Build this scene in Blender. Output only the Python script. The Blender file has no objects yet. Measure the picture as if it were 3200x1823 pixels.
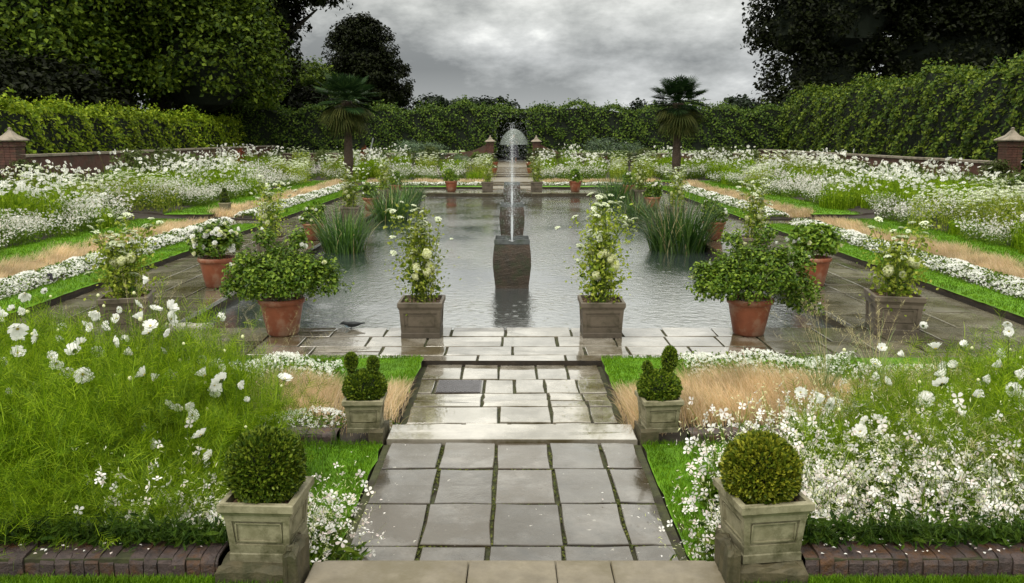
import bpy, math, random
import numpy as np
from mathutils import Vector, Matrix

random.seed(11)
R = np.random.default_rng(11)
PI = math.pi
scene = bpy.context.scene
col = scene.collection

# ------------------------------------------------------------------ helpers
class MB:
    """collects vertices and faces, then links them as ONE mesh object"""
    def __init__(s):
        s.v = []; s.f = []; s.n = 0
    def add(s, verts, faces, mat=0):
        verts = np.asarray(verts, dtype=np.float64).reshape(-1, 3)
        faces = np.asarray(faces, dtype=np.int64)
        s.v.append(verts); s.f.append((faces + s.n, mat)); s.n += len(verts)
    def scatter(s, tv, tf, M, P, mat=0):
        tv = np.asarray(tv, float); tf = np.asarray(tf, int); N = len(P)
        if N == 0: return
        V = np.einsum('nij,kj->nki', M, tv) + np.asarray(P)[:, None, :]
        F = tf[None] + (np.arange(N) * len(tv))[:, None, None]
        s.add(V.reshape(-1, 3), F.reshape(-1, tf.shape[1]), mat)
    def mesh(s, name, mats, smooth=False):
        me = bpy.data.meshes.new(name)
        V = np.concatenate(s.v).astype(np.float32)
        me.vertices.add(len(V)); me.vertices.foreach_set('co', V.ravel())
        tot = np.concatenate([np.full(len(f), f.shape[1]) for f, m in s.f]).astype(np.int32)
        idx = np.concatenate([f.ravel() for f, m in s.f]).astype(np.int32)
        mi = np.concatenate([np.full(len(f), m) for f, m in s.f]).astype(np.int32)
        st = np.zeros(len(tot), np.int32); st[1:] = np.cumsum(tot)[:-1]
        me.loops.add(len(idx)); me.loops.foreach_set('vertex_index', idx)
        me.polygons.add(len(tot)); me.polygons.foreach_set('loop_start', st)
        me.polygons.foreach_set('loop_total', tot)
        me.polygons.foreach_set('material_index', mi)
        me.polygons.foreach_set('use_smooth', np.full(len(tot), bool(smooth)))
        me.update(calc_edges=True)
        for m in (mats if isinstance(mats, (list, tuple)) else [mats]): me.materials.append(m)
        return me
    def build(s, name, mats, parent=None, smooth=False):
        return link(name, s.mesh(name, mats, smooth), parent)
    # -- solid shapes
    def box(s, x0, x1, y0, y1, z0, z1, mat=0, jit=0.0):
        v = np.array([[x0,y0,z0],[x1,y0,z0],[x1,y1,z0],[x0,y1,z0],[x0,y0,z1],[x1,y0,z1],[x1,y1,z1],[x0,y1,z1]], float)
        if jit: v += R.uniform(-jit, jit, v.shape)
        s.add(v, [[0,3,2,1],[4,5,6,7],[0,1,5,4],[1,2,6,5],[2,3,7,6],[3,0,4,7]], mat)
    def rings(s, rings, mat=0, cap0=True, cap1=True):
        """rings: list of (k,3) arrays joined by quads"""
        k = len(rings[0]); v = np.concatenate(rings); f = []
        for i in range(len(rings) - 1):
            for j in range(k):
                a = i*k + j; b = i*k + (j+1) % k
                f.append([a, b, b + k, a + k])
        base = s.n
        s.add(v, f, mat)
        if cap0: s.f.append((np.array([list(range(k))[::-1]]) + base, mat))
        if cap1: s.f.append((np.array([[ (len(rings)-1)*k + j for j in range(k)]]) + base, mat))
    def sq(s, prof, mat=0, cx=0, cy=0, cap0=True, cap1=True):
        """square tapered solid, prof = [(half, z)...]"""
        s.rings([np.array([[cx-h,cy-h,z],[cx+h,cy-h,z],[cx+h,cy+h,z],[cx-h,cy+h,z]], float) for h, z in prof], mat, cap0, cap1)
    def lathe(s, prof, seg=28, mat=0, c=(0,0), cap0=True, cap1=True):
        a = np.linspace(0, 2*PI, seg, endpoint=False)
        s.rings([np.stack([c[0]+r*np.cos(a), c[1]+r*np.sin(a), np.full(seg, z)], 1) for r, z in prof], mat, cap0, cap1)
    def tube(s, pts, rad, seg=6, mat=0):
        pts = [Vector(p) for p in pts]; out = []
        up = Vector((0.31, 0.17, 0.93))
        for i, p in enumerate(pts):
            d = (pts[min(i+1, len(pts)-1)] - pts[max(i-1, 0)]).normalized()
            a = d.cross(up)
            if a.length < 1e-3: a = d.cross(Vector((1,0,0)))
            a.normalize(); b = d.cross(a)
            r = rad[i] if isinstance(rad, (list, tuple)) else rad
            ra, rb = r if isinstance(r, (list, tuple)) else (r, r)
            out.append(np.array([list(p + a*ra*math.cos(t) + b*rb*math.sin(t)) for t in np.linspace(0, 2*PI, seg, endpoint=False)]))
        s.rings(out, mat)

def link(name, data, parent=None):
    o = bpy.data.objects.new(name, data); col.objects.link(o)
    if parent is not None: o.parent = parent
    return o
def tag(o, label=None, cat=None, group=None, kind=None):
    if label: o['label'] = label
    if cat: o['category'] = cat
    if group: o['group'] = group
    if kind: o['kind'] = kind
    return o
def thing(name, label, cat, loc=(0,0,0), rz=0, group=None, scale=1):
    o = bpy.data.objects.new(name, None); col.objects.link(o)
    o.empty_display_size = 0.1
    o.location = loc; o.rotation_euler = (0, 0, rz); o.scale = (scale,)*3
    return tag(o, label, cat, group)
KIDS = {}
def kids(o):
    return list(o.children)
def dup(o, parent=None):
    c = o.copy(); col.objects.link(c); c.parent = parent
    for k in kids(o): dup(k, c)
    return c
def place(o, loc, rz=0, scale=1, label=None, group=None):
    o.location = loc; o.rotation_euler = (0, 0, rz)
    o.scale = scale if isinstance(scale, (tuple, list)) else (scale,)*3
    if label: o['label'] = label
    if group: o['group'] = group
    return o

def unit(a):
    return a / np.maximum(np.linalg.norm(a, axis=-1, keepdims=True), 1e-9)
def rdir(n):
    return unit(R.normal(size=(n, 3)))
def frames(nrm, size, flat=None):
    """matrices whose z column is nrm with a random spin, scaled by size"""
    n = unit(np.asarray(nrm, float)); N = len(n)
    t = unit(np.cross(n, rdir(N))); b = np.cross(n, t)
    M = np.stack([t, b, n], 2)
    size = np.broadcast_to(np.asarray(size, float), (N,))
    return M * size[:, None, None]
LEAF_V = np.array([[0,-.5,0],[.32,-.05,.09],[0,.5,-.04],[-.32,-.05,.09]])
LEAF_F = np.array([[0,1,2,3]])
LEAF6_V = np.array([[0,-.5,0],[.27,-.2,.07],[.25,.18,.07],[0,.5,-.06],[-.25,.18,.07],[-.27,-.2,.07]])
LEAF6_F = np.array([[0,1,2,3],[0,3,4,5]])
QUAD_V = np.array([[-.5,-.4,0],[.5,-.45,0],[.45,.5,0],[-.45,.4,0]]); QUAD_F = np.array([[0,1,2,3]])

def flower_tpl(n, inner=0.12, cup=0.16, wid=0.9):
    """a disc of n rounded petals plus a centre; radius 0.5"""
    v = []; f = []
    for i in range(n):
        a = 2*PI*i/n; w = PI/n*wid
        k = len(v); off = 0.02*(i % 2)
        def P(r, t, z): return [r*math.cos(a+t), r*math.sin(a+t), z]
        v += [P(inner*.4, 0, 0), P(.36, -w, cup*.6+off), P(.5, -w*.45, cup+off), P(.5, w*.45, cup+off), P(.36, w, cup*.6+off)]
        f += [[k, k+1, k+2, k+3], [k, k+3, k+4, k+4]]
    return np.array(v), f
def flower_arrays(n, **k):
    v, f = flower_tpl(n, **k)
    q = [x for x in f if len(set(x)) == 4]; t = [x[:3] for x in f if len(set(x)) == 3]
    return v, np.array(q), np.array(t)
def scat_flower(mb, tpl, M, P, mat):
    v, q, t = tpl; N = len(P)
    if N == 0: return
    V = np.einsum('nij,kj->nki', M, v) + P[:, None, :]
    o = (np.arange(N)*len(v))[:, None, None]
    b = mb.n
    mb.add(V.reshape(-1, 3), (q[None]+o).reshape(-1, 4), mat)
    mb.f.append(((t[None]+o).reshape(-1, 3) + b, mat))
COS = flower_arrays(8); GAU = flower_arrays(4, cup=.1, wid=.62); FIVE = flower_arrays(5, cup=.2, wid=.95)

def blades(mb, P, az, L, W, lean0, lean1, mat=0, seg=3, tipw=.12, face=None):
    """curved ribbons; returns tips and tip directions. lean = angle from vertical at root / at tip"""
    P = np.asarray(P, float); N = len(P)
    if N == 0: return np.zeros((0,3)), np.zeros((0,3))
    L = np.broadcast_to(L, (N,)); W = np.broadcast_to(W, (N,))
    lean0 = np.broadcast_to(lean0, (N,)); lean1 = np.broadcast_to(lean1, (N,))
    az = np.broadcast_to(az, (N,))
    fa = az + PI/2 if face is None else face
    side = np.stack([np.cos(fa), np.sin(fa), np.zeros(N)], 1)
    cur = P.copy(); V = []
    for i in range(seg + 1):
        t = i/seg
        w = W*(1 - (1-tipw)*t**1.5)
        V.append(cur - side*w[:, None]/2); V.append(cur + side*w[:, None]/2)
        if i < seg:
            a = lean0 + (lean1-lean0)*(t + .5/seg)
            d = np.stack([np.sin(a)*np.cos(az), np.sin(a)*np.sin(az), np.cos(a)], 1)
            cur = cur + d*(L/seg)[:, None]
    V = np.stack(V, 1)
    k = 2*(seg+1)
    tf = np.array([[2*i, 2*i+1, 2*i+3, 2*i+2] for i in range(seg)])
    F = tf[None] + (np.arange(N)*k)[:, None, None]
    mb.add(V.reshape(-1, 3), F.reshape(-1, 4), mat)
    return cur, d
def disc_pts(n, r):
    a = R.uniform(0, 2*PI, n); q = r*np.sqrt(R.uniform(0, 1, n))
    return np.stack([q*np.cos(a), q*np.sin(a), np.zeros(n)], 1)
def S(r, g, b):
    f = lambda c: (c/12.92 if c <= .04045 else ((c+.055)/1.055)**2.4)
    return tuple(f(c/255) for c in (r, g, b)) + (1,)

# ------------------------------------------------------------------ materials
def mat_new(name):
    m = bpy.data.materials.new(name); m.use_nodes = True
    nt = m.node_tree; nt.nodes.clear()
    out = nt.nodes.new('ShaderNodeOutputMaterial')
    return m, nt, out
def nd(nt, t, **k):
    n = nt.nodes.new(t)
    for a, v in k.items():
        if a in n.inputs.keys(): n.inputs[a].default_value = v
        else: setattr(n, a, v)
    return n
def ramp(nt, src, stops):
    r = nt.nodes.new('ShaderNodeValToRGB')
    e = r.color_ramp.elements
    while len(e) < len(stops): e.new(0.5)
    for el, (p, c) in zip(e, stops):
        el.position = p; el.color = c if len(c) == 4 else tuple(c) + (1,)
    nt.links.new(src, r.inputs[0]); return r
def mixc(nt, fac, a, b, mode='MIX'):
    m = nt.nodes.new('ShaderNodeMix'); m.data_type = 'RGBA'; m.blend_type = mode
    for sock, val in ((m.inputs[0], fac), (m.inputs[6], a), (m.inputs[7], b)):
        if hasattr(val, 'is_output'): nt.links.new(val, sock)
        else: sock.default_value = val
    return m.outputs[2]
def noise(nt, scale, detail=4, rough=.6, vec=None, coord='Object'):
    n = nt.nodes.new('ShaderNodeTexNoise'); n.inputs['Scale'].default_value = scale
    n.inputs['Detail'].default_value = detail; n.inputs['Roughness'].default_value = rough
    if vec is None:
        tc = nt.nodes.new('ShaderNodeTexCoord'); vec = tc.outputs[coord]
    nt.links.new(vec, n.inputs['Vector']); return n.outputs[0]

def leafmat(name, cols, rough=.5, transl=.3, spec=.14, objvar=.25, patch=0):
    m, nt, out = mat_new(name)
    g = nd(nt, 'ShaderNodeNewGeometry')
    k = len(cols)
    r = ramp(nt, g.outputs['Random Per Island'], [(i/(k-1), c) for i, c in enumerate(cols)])
    oi = nd(nt, 'ShaderNodeObjectInfo')
    mr = nd(nt, 'ShaderNodeMapRange'); nt.links.new(oi.outputs['Random'], mr.inputs[0])
    mr.inputs[3].default_value = 1-objvar; mr.inputs[4].default_value = 1+objvar
    hs = nd(nt, 'ShaderNodeHueSaturation'); nt.links.new(mr.outputs[0], hs.inputs['Value'])
    if patch:
        pn = nd(nt, 'ShaderNodeMapRange'); nt.links.new(noise(nt, patch, 3, .6), pn.inputs[0])
        pn.inputs[1].default_value = .35; pn.inputs[2].default_value = .65; pn.inputs[3].default_value = .62; pn.inputs[4].default_value = 1.2
        nt.links.new(mixc(nt, 1.0, r.outputs[0], pn.outputs[0], 'MULTIPLY'), hs.inputs['Color'])
    else: nt.links.new(r.outputs[0], hs.inputs['Color'])
    p = nd(nt, 'ShaderNodeBsdfPrincipled', **{'Roughness': rough, 'Specular IOR Level': spec})
    nt.links.new(hs.outputs[0], p.inputs['Base Color'])
    t = nd(nt, 'ShaderNodeBsdfTranslucent'); nt.links.new(hs.outputs[0], t.inputs[0])
    mx = nd(nt, 'ShaderNodeMixShader'); mx.inputs[0].default_value = transl
    nt.links.new(p.outputs[0], mx.inputs[1]); nt.links.new(t.outputs[0], mx.inputs[2])
    nt.links.new(mx.outputs[0], out.inputs[0]); return m
def solid(name, c1, c2, scale=6, rough=(.5,.7), bump=.2, bscale=40, c3=None, s3=1.3, island=0.0, metallic=0, spec=.5, detail=6, bdist=.01, coord='Object', zdark=None, spots=None, coat=0, thr=.48):
    """two-tone noisy surface with roughness and bump variation, optional third stain colour"""
    m, nt, out = mat_new(name)
    n1 = noise(nt, scale, detail, .65, coord=coord)
    r1 = ramp(nt, n1, [(.3, c1), (.7, c2)])
    c = r1.outputs[0]
    if c3 is not None:
        n3 = noise(nt, s3, 5, .7, coord=coord)
        f = ramp(nt, n3, [(thr, (0,0,0)), (thr+.16, (1,1,1))])
        c = mixc(nt, f.outputs[0], c, c3)
    if spots:
        ns = noise(nt, spots[0], 3, .6, coord=coord)
        fs_ = ramp(nt, ns, [(spots[1], (0,0,0)), (spots[1]+.03, (1,1,1))])
        c = mixc(nt, fs_.outputs[0], c, spots[2])
    if island:
        g = nd(nt, 'ShaderNodeNewGeometry')
        mr = nd(nt, 'ShaderNodeMapRange'); nt.links.new(g.outputs['Random Per Island'], mr.inputs[0])
        mr.inputs[3].default_value = 1-island; mr.inputs[4].default_value = 1+island
        hs = nd(nt, 'ShaderNodeHueSaturation'); nt.links.new(mr.outputs[0], hs.inputs['Value']); nt.links.new(c, hs.inputs['Color'])
        c = hs.outputs[0]
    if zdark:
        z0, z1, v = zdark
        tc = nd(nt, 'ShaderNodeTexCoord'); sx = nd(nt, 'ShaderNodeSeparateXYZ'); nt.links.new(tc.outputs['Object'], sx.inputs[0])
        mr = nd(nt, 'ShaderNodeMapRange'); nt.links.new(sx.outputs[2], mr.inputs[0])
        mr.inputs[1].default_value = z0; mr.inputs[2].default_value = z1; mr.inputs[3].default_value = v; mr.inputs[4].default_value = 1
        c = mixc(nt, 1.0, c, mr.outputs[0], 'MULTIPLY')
    p = nd(nt, 'ShaderNodeBsdfPrincipled', Metallic=metallic, **{'Specular IOR Level': spec})
    if coat: p.inputs['Coat Weight'].default_value = coat; p.inputs['Coat Roughness'].default_value = .04; p.inputs['Coat IOR'].default_value = 1.7
    nt.links.new(c, p.inputs['Base Color'])
    n2 = noise(nt, scale*.37, 4, .6, coord=coord)
    rr = nd(nt, 'ShaderNodeMapRange'); nt.links.new(n2, rr.inputs[0])
    rr.inputs[1].default_value = .35; rr.inputs[2].default_value = .65
    rr.inputs[3].default_value = rough[0]; rr.inputs[4].default_value = rough[1]
    nt.links.new(rr.outputs[0], p.inputs['Roughness'])
    if bump:
        b = nd(nt, 'ShaderNodeBump', Strength=bump, Distance=bdist)
        nt.links.new(noise(nt, bscale, 6, .7, coord=coord), b.inputs['Height'])
        nt.links.new(b.outputs[0], p.inputs['Normal'])
    nt.links.new(p.outputs[0], out.inputs[0]); return m

M = {}
# foliage
M['lime'] = leafmat('lime_leaf', [(.06,.11,.005), (.17,.26,.010), (.38,.46,.03)], transl=.3)
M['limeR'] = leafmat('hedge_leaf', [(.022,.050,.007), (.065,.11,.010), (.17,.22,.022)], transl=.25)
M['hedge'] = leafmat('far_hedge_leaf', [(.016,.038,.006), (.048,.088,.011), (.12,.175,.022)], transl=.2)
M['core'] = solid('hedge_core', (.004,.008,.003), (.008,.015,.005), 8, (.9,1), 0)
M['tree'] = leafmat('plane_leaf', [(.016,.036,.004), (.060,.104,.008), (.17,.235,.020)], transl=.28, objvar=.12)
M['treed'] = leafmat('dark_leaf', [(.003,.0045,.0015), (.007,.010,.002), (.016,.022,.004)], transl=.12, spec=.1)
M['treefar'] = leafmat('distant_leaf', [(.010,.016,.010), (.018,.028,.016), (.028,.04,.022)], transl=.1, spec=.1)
M['bark'] = solid('bark', (.012,.010,.007), (.03,.024,.016), 6, (.8,1), .6, 20)
M['box'] = leafmat('box_leaf', [(.024,.055,.005), (.085,.14,.010), (.22,.28,.025)], rough=.4, transl=.15, spec=.2)
M['rose'] = leafmat('rose_leaf', [(.025,.06,.005), (.09,.17,.012), (.24,.33,.035)], rough=.4, transl=.25, spec=.22)
M['ammi'] = leafmat('ammi_leaf', [(.12,.19,.015), (.28,.36,.035), (.46,.50,.09)], transl=.4)
M['stem'] = leafmat('green_stem', [(.06,.10,.02), (.12,.17,.035)], transl=.2)
M['cosf'] = leafmat('cosmos_leaf', [(.045,.10,.003), (.15,.265,.006), (.35,.475,.022)], transl=.4, objvar=.2)
M['gauf'] = leafmat('gaura_leaf', [(.03,.07,.004), (.08,.15,.008), (.18,.25,.03)], transl=.3)
M['bedg'] = leafmat('bed_leaf', [(.03,.07,.012), (.08,.14,.02), (.15,.21,.04)], transl=.3)
M['oliv'] = leafmat('olive_leaf', [(.045,.07,.015), (.09,.12,.03), (.15,.18,.06)], transl=.3)
M['glauc'] = leafmat('glaucous_leaf', [(.07,.12,.07), (.13,.19,.11), (.2,.26,.16)], transl=.3)
M['iris'] = leafmat('iris_leaf', [(.012,.045,.007), (.032,.09,.010), (.10,.19,.022)], rough=.35, transl=.3, spec=.5)
M['dry'] = leafmat('dry_leaf', [(.32,.27,.12), (.5,.46,.25)], transl=.3)
M['orange'] = leafmat('fox_grass', [(.42,.38,.15), (.68,.48,.28), (.79,.61,.39), (.87,.73,.52)], transl=.45, spec=.1, objvar=.05, patch=2.2)
M['grassb'] = leafmat('lawn_blade', [(.045,.115,.003), (.095,.205,.005), (.17,.30,.012)], transl=.35, objvar=.05, patch=2.6)
M['palm'] = leafmat('palm_leaf', [(.006,.016,.005), (.014,.034,.010), (.035,.065,.018)], rough=.6, transl=.15, spec=.08)
M['palmold'] = leafmat('palm_old_leaf', [(.02,.03,.008), (.045,.055,.014), (.08,.085,.025)], transl=.15, spec=.05)
M['reed'] = leafmat('feather_grass_leaf', [(.09,.15,.05), (.18,.25,.09), (.30,.34,.14)], transl=.35)
# petals
M['white'] = leafmat('white_petal', [(.84,.85,.78), (.90,.90,.87), (.93,.93,.91)], transl=.42, spec=.2, objvar=.02)
M['pinkw'] = leafmat('gaura_petal', [(.78,.66,.64), (.86,.82,.78), (.9,.89,.87), (.9,.9,.88)], transl=.3, spec=.2, objvar=.03)
M['cream'] = leafmat('cream_petal', [(.62,.66,.30), (.78,.80,.48), (.86,.86,.68)], transl=.3, spec=.2, objvar=.05)
M['umbel'] = leafmat('umbel_floret', [(.52,.60,.34), (.72,.77,.56), (.86,.88,.78)], transl=.3, spec=.2, objvar=.08)
M['yel'] = leafmat('yellow_centre', [(.45,.38,.04), (.6,.5,.08)], transl=.1, objvar=.02)
M['red'] = leafmat('red_leaf', [(.12,.02,.01), (.25,.05,.02)], transl=.2)
M['pinkf'] = leafmat('pink_flower', [(.35,.16,.18), (.5,.3,.3)], transl=.2)
# hard stuff
M['flag'] = solid('flagstone', (.040,.036,.033), (.135,.12,.105), 5, (.05,.26), .16, 22, c3=(.045,.033,.020,1), s3=2.4, island=.28, spec=.6, bdist=.006, spots=(26,.70,(.34,.32,.28,1)), coat=.22, thr=.42)
M['flagpale'] = solid('pale_flagstone', (.16,.143,.115), (.33,.30,.255), 3.6, (.04,.22), .12, 22, c3=(.085,.068,.036,1), s3=1.5, island=.20, spec=.6, bdist=.005, spots=(20,.71,(.10,.085,.05,1)), coat=.75, thr=.44)
M['flagside'] = solid('mossy_flagstone', (.075,.066,.042), (.165,.15,.105), 2.6, (.08,.34), .22, 20, c3=(.05,.042,.016,1), s3=1.5, island=.25, spec=.55, bdist=.007, coat=.4)
M['tanstone'] = solid('tan_stone', (.125,.105,.075), (.215,.185,.135), 9, (.4,.65), .4, 60, c3=(.12,.10,.06,1), s3=3, spec=.4, bdist=.004)
M['joint'] = solid('mossy_joint', (.020,.022,.008), (.06,.065,.02), 18, (.8,1), .6, 60, c3=(.02,.014,.008,1), s3=6)
M['soil'] = solid('soil', (.010,.007,.004), (.03,.02,.012), 14, (.8,1), .8, 40)
M['lip'] = solid('turf_edge', (.018,.013,.007), (.05,.038,.018), 12, (.8,1), .8, 40)
M['lawn'] = solid('lawn_turf', (.055,.15,.003), (.12,.26,.007), 9, (.7,.9), .6, 160, c3=(.06,.13,.01,1), s3=1.4, spec=.2, bdist=.01)
M['field'] = solid('far_lawn', (.10,.15,.03), (.16,.21,.06), 1.2, (.8,1), .3, 20)
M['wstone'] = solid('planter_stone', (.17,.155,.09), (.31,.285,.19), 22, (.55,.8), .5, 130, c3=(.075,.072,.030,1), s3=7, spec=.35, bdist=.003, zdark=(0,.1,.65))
M['pierstone'] = solid('pier_stone', (.038,.032,.014), (.10,.082,.042), 14, (.6,.85), .7, 50, c3=(.035,.035,.012,1), s3=6, bdist=.008)
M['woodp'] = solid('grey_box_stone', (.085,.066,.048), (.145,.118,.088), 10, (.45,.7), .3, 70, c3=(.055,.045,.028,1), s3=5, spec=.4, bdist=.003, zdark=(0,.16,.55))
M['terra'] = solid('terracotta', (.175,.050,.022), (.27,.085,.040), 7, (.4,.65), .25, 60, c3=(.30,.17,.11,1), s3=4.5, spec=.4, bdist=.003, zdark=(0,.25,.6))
M['brick'] = solid('engineering_brick', (.026,.018,.018), (.075,.050,.046), 26, (.45,.75), .9, 60, c3=(.075,.032,.010,1), s3=12, island=.25, bdist=.012)
M['redbrick'] = solid('red_brick', (.055,.022,.015), (.105,.042,.027), 9, (.6,.85), .4, 50, c3=(.05,.035,.02,1), s3=2, island=.2)
M['cap'] = solid('cap_stone', (.20,.165,.125), (.31,.265,.21), 8, (.6,.8), .4, 40, c3=(.10,.09,.06,1), s3=4)
M['lead'] = solid('lead', (.05,.055,.055), (.11,.12,.12), 12, (.3,.5), .3, 40, c3=(.04,.055,.03,1), s3=5)
M['fount'] = solid('fountain_brick', (.016,.013,.006), (.055,.032,.018), 9, (.35,.6), 1.0, 45, c3=(.022,.030,.008,1), s3=3.5, bdist=.02)
M['iron'] = solid('cover_iron', (.08,.075,.085), (.13,.125,.135), 30, (.25,.45), .5, 200, bdist=.004, metallic=.4)
M['bark_chip'] = solid('bark_chip', (.06,.035,.02), (.22,.13,.07), 60, (.7,.9), .8, 120)
M['dark'] = solid('dark_cloth', (.018,.016,.024), (.04,.035,.05), 20, (.8,1), .2)
M['skin'] = solid('skin', (.36,.20,.14), (.42,.25,.18), 10, (.5,.6), 0)
M['plume'] = solid('dark_feather', (.012,.014,.018), (.035,.04,.045), 30, (.4,.6), .3)
M['bluew'] = solid('pale_blue_feather', (.18,.28,.36), (.35,.45,.52), 30, (.4,.6), .3)
M['pale'] = solid('pale_stone', (.42,.39,.34), (.56,.53,.48), 9, (.15,.4), .2, 30)
M['post'] = solid('grey_post', (.16,.18,.18), (.26,.28,.28), 9, (.4,.6), .2, 30)

def watermat():
    m, nt, out = mat_new('rainy_water')
    p = nd(nt, 'ShaderNodeBsdfPrincipled', **{'Base Color': (.04,.05,.054,1), 'Roughness': .05, 'IOR': 2.2, 'Specular IOR Level': .7})
    tc = nd(nt, 'ShaderNodeTexCoord')
    n1 = noise(nt, 9, 5, .65, tc.outputs['Object'])
    n2 = noise(nt, .42, 4, .6, tc.outputs['Object'])
    # rain rings: concentric waves inside voronoi cells
    v = nd(nt, 'ShaderNodeTexVoronoi'); v.inputs['Scale'].default_value = 5.5; nt.links.new(tc.outputs['Object'], v.inputs['Vector'])
    def math_(op, a, b=None):
        x = nd(nt, 'ShaderNodeMath', operation=op)
        for i, q in enumerate((a, b)):
            if q is None: continue
            if hasattr(q, 'is_output'): nt.links.new(q, x.inputs[i])
            else: x.inputs[i].default_value = q
        return x.outputs[0]
    ring = math_('SINE', math_('MULTIPLY', v.outputs['Distance'], 60.0))
    fade = math_('SUBTRACT', 1.0, math_('MULTIPLY', v.outputs['Distance'], 3.2))
    ring = math_('MULTIPLY', ring, math_('MAXIMUM', fade, 0.0))
    h = math_('ADD', n1, math_('MULTIPLY', ring, .24))
    amp = nd(nt, 'ShaderNodeMapRange'); nt.links.new(n2, amp.inputs[0])
    amp.inputs[1].default_value = .35; amp.inputs[2].default_value = .65; amp.inputs[3].default_value = .2; amp.inputs[4].default_value = 1.0
    b = nd(nt, 'ShaderNodeBump', Distance=.0125); nt.links.new(h, b.inputs['Height']); nt.links.new(amp.outputs[0], b.inputs['Strength'])
    nt.links.new(b.outputs[0], p.inputs['Normal']); nt.links.new(b.outputs[0], p.inputs['Coat Normal'])
    p.inputs['Coat Weight'].default_value = 1; p.inputs['Coat IOR'].default_value = 1.8; p.inputs['Coat Roughness'].default_value = .04
    nt.links.new(p.outputs[0], out.inputs[0]); return m
M['water'] = watermat()
def spraymat(name, alpha, c=(.82,.86,.9,1)):
    m, nt, out = mat_new(name)
    d = nd(nt, 'ShaderNodeBsdfPrincipled', **{'Base Color': c, 'Roughness': .2})
    t = nd(nt, 'ShaderNodeBsdfTransparent'); mx = nd(nt, 'ShaderNodeMixShader'); mx.inputs[0].default_value = alpha
    nt.links.new(t.outputs[0], mx.inputs[1]); nt.links.new(d.outputs[0], mx.inputs[2]); nt.links.new(mx.outputs[0], out.inputs[0]); return m
M['spray'] = spraymat('water_spray', .5)
M['brolly'] = spraymat('clear_umbrella', .36, (.33,.38,.35,1))

# ------------------------------------------------------------------ camera, light, sky
HC = 2.1
cam = bpy.data.cameras.new('camera'); co = link('camera', cam)
cam.sensor_width = 36; cam.lens = 29.58; cam.clip_start = .05; cam.clip_end = 3000
co.location = (0, 0, HC); co.rotation_euler = (math.radians(90-10.47), 0, 0)
scene.camera = co
SE, SR = math.radians(58), math.radians(-150)     # high soft sun, behind the left shoulder
sun = bpy.data.lights.new('sun', 'SUN'); so = link('sun', sun)
sun.energy = 2.2; sun.angle = math.radians(25); sun.color = (1, .95, .84)
sd = Vector((math.sin(SR)*math.cos(SE), math.cos(SR)*math.cos(SE), math.sin(SE)))
so.rotation_euler = sd.to_track_quat('Z', 'Y').to_euler()
so.location = (0, 0, 30)
w = bpy.data.worlds.new('World'); scene.world = w; w.use_nodes = True
nt = w.node_tree; nt.nodes.clear()
wo = nt.nodes.new('ShaderNodeOutputWorld'); bg = nt.nodes.new('ShaderNodeBackground')
sky = nt.nodes.new('ShaderNodeTexSky'); sky.sky_type = 'NISHITA'; sky.sun_disc = False
sky.sun_elevation = SE; sky.sun_rotation = SR
tc = nt.nodes.new('ShaderNodeTexCoord'); sp = nt.nodes.new('ShaderNodeSeparateXYZ'); nt.links.new(tc.outputs['Generated'], sp.inputs[0])
def wm(op, a, b=None):
    x = nt.nodes.new('ShaderNodeMath'); x.operation = op
    for i, q in enumerate((a, b)):
        if q is None: continue
        if hasattr(q, 'is_output'): nt.links.new(q, x.inputs[i])
        else: x.inputs[i].default_value = q
    return x.outputs[0]
zc = wm('ADD', wm('MAXIMUM', sp.outputs[2], 0.0), .38)
cx = nt.nodes.new('ShaderNodeCombineXYZ')
nt.links.new(wm('DIVIDE', sp.outputs[0], zc), cx.inputs[0]); nt.links.new(wm('DIVIDE', sp.outputs[1], zc), cx.inputs[1])
cx.inputs[2].default_value = 3.7
cn = noise(nt, 2.6, 8, .6, cx.outputs[0])
cn2 = noise(nt, .95, 3, .5, cx.outputs[0])
cl = wm('ADD', wm('MULTIPLY', cn, .65), wm('MULTIPLY', cn2, .35))
cr = ramp(nt, cl, [(.40, (2.3,2.42,2.46)), (.47, (4.0,4.15,4.15)), (.53, (5.7,5.85,5.85)), (.59, (8.6,8.75,8.6))])
# overcast dome: brighter towards the zenith, pale and flat just above the horizon
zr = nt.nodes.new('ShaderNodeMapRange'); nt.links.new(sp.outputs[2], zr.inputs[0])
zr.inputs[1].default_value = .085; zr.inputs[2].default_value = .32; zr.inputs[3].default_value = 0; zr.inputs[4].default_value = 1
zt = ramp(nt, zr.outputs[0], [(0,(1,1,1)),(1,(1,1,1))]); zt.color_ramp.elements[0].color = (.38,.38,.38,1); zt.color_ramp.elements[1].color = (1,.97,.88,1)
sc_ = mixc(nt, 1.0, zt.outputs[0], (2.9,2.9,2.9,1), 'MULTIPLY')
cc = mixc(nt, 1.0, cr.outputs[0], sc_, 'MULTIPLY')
hz = nt.nodes.new('ShaderNodeMapRange'); nt.links.new(sp.outputs[2], hz.inputs[0])
hz.inputs[1].default_value = 0; hz.inputs[2].default_value = .075; hz.inputs[3].default_value = .8; hz.inputs[4].default_value = 0
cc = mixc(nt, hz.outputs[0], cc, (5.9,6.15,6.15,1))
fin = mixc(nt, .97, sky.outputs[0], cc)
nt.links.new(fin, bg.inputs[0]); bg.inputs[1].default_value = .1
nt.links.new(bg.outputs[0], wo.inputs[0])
scene.view_settings.view_transform = 'Standard'; scene.view_settings.look = 'None'; scene.view_settings.exposure = 0
scene.cycles.max_bounces = 6; scene.cycles.transparent_max_bounces = 16
scene.cycles.use_denoising = True

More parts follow.
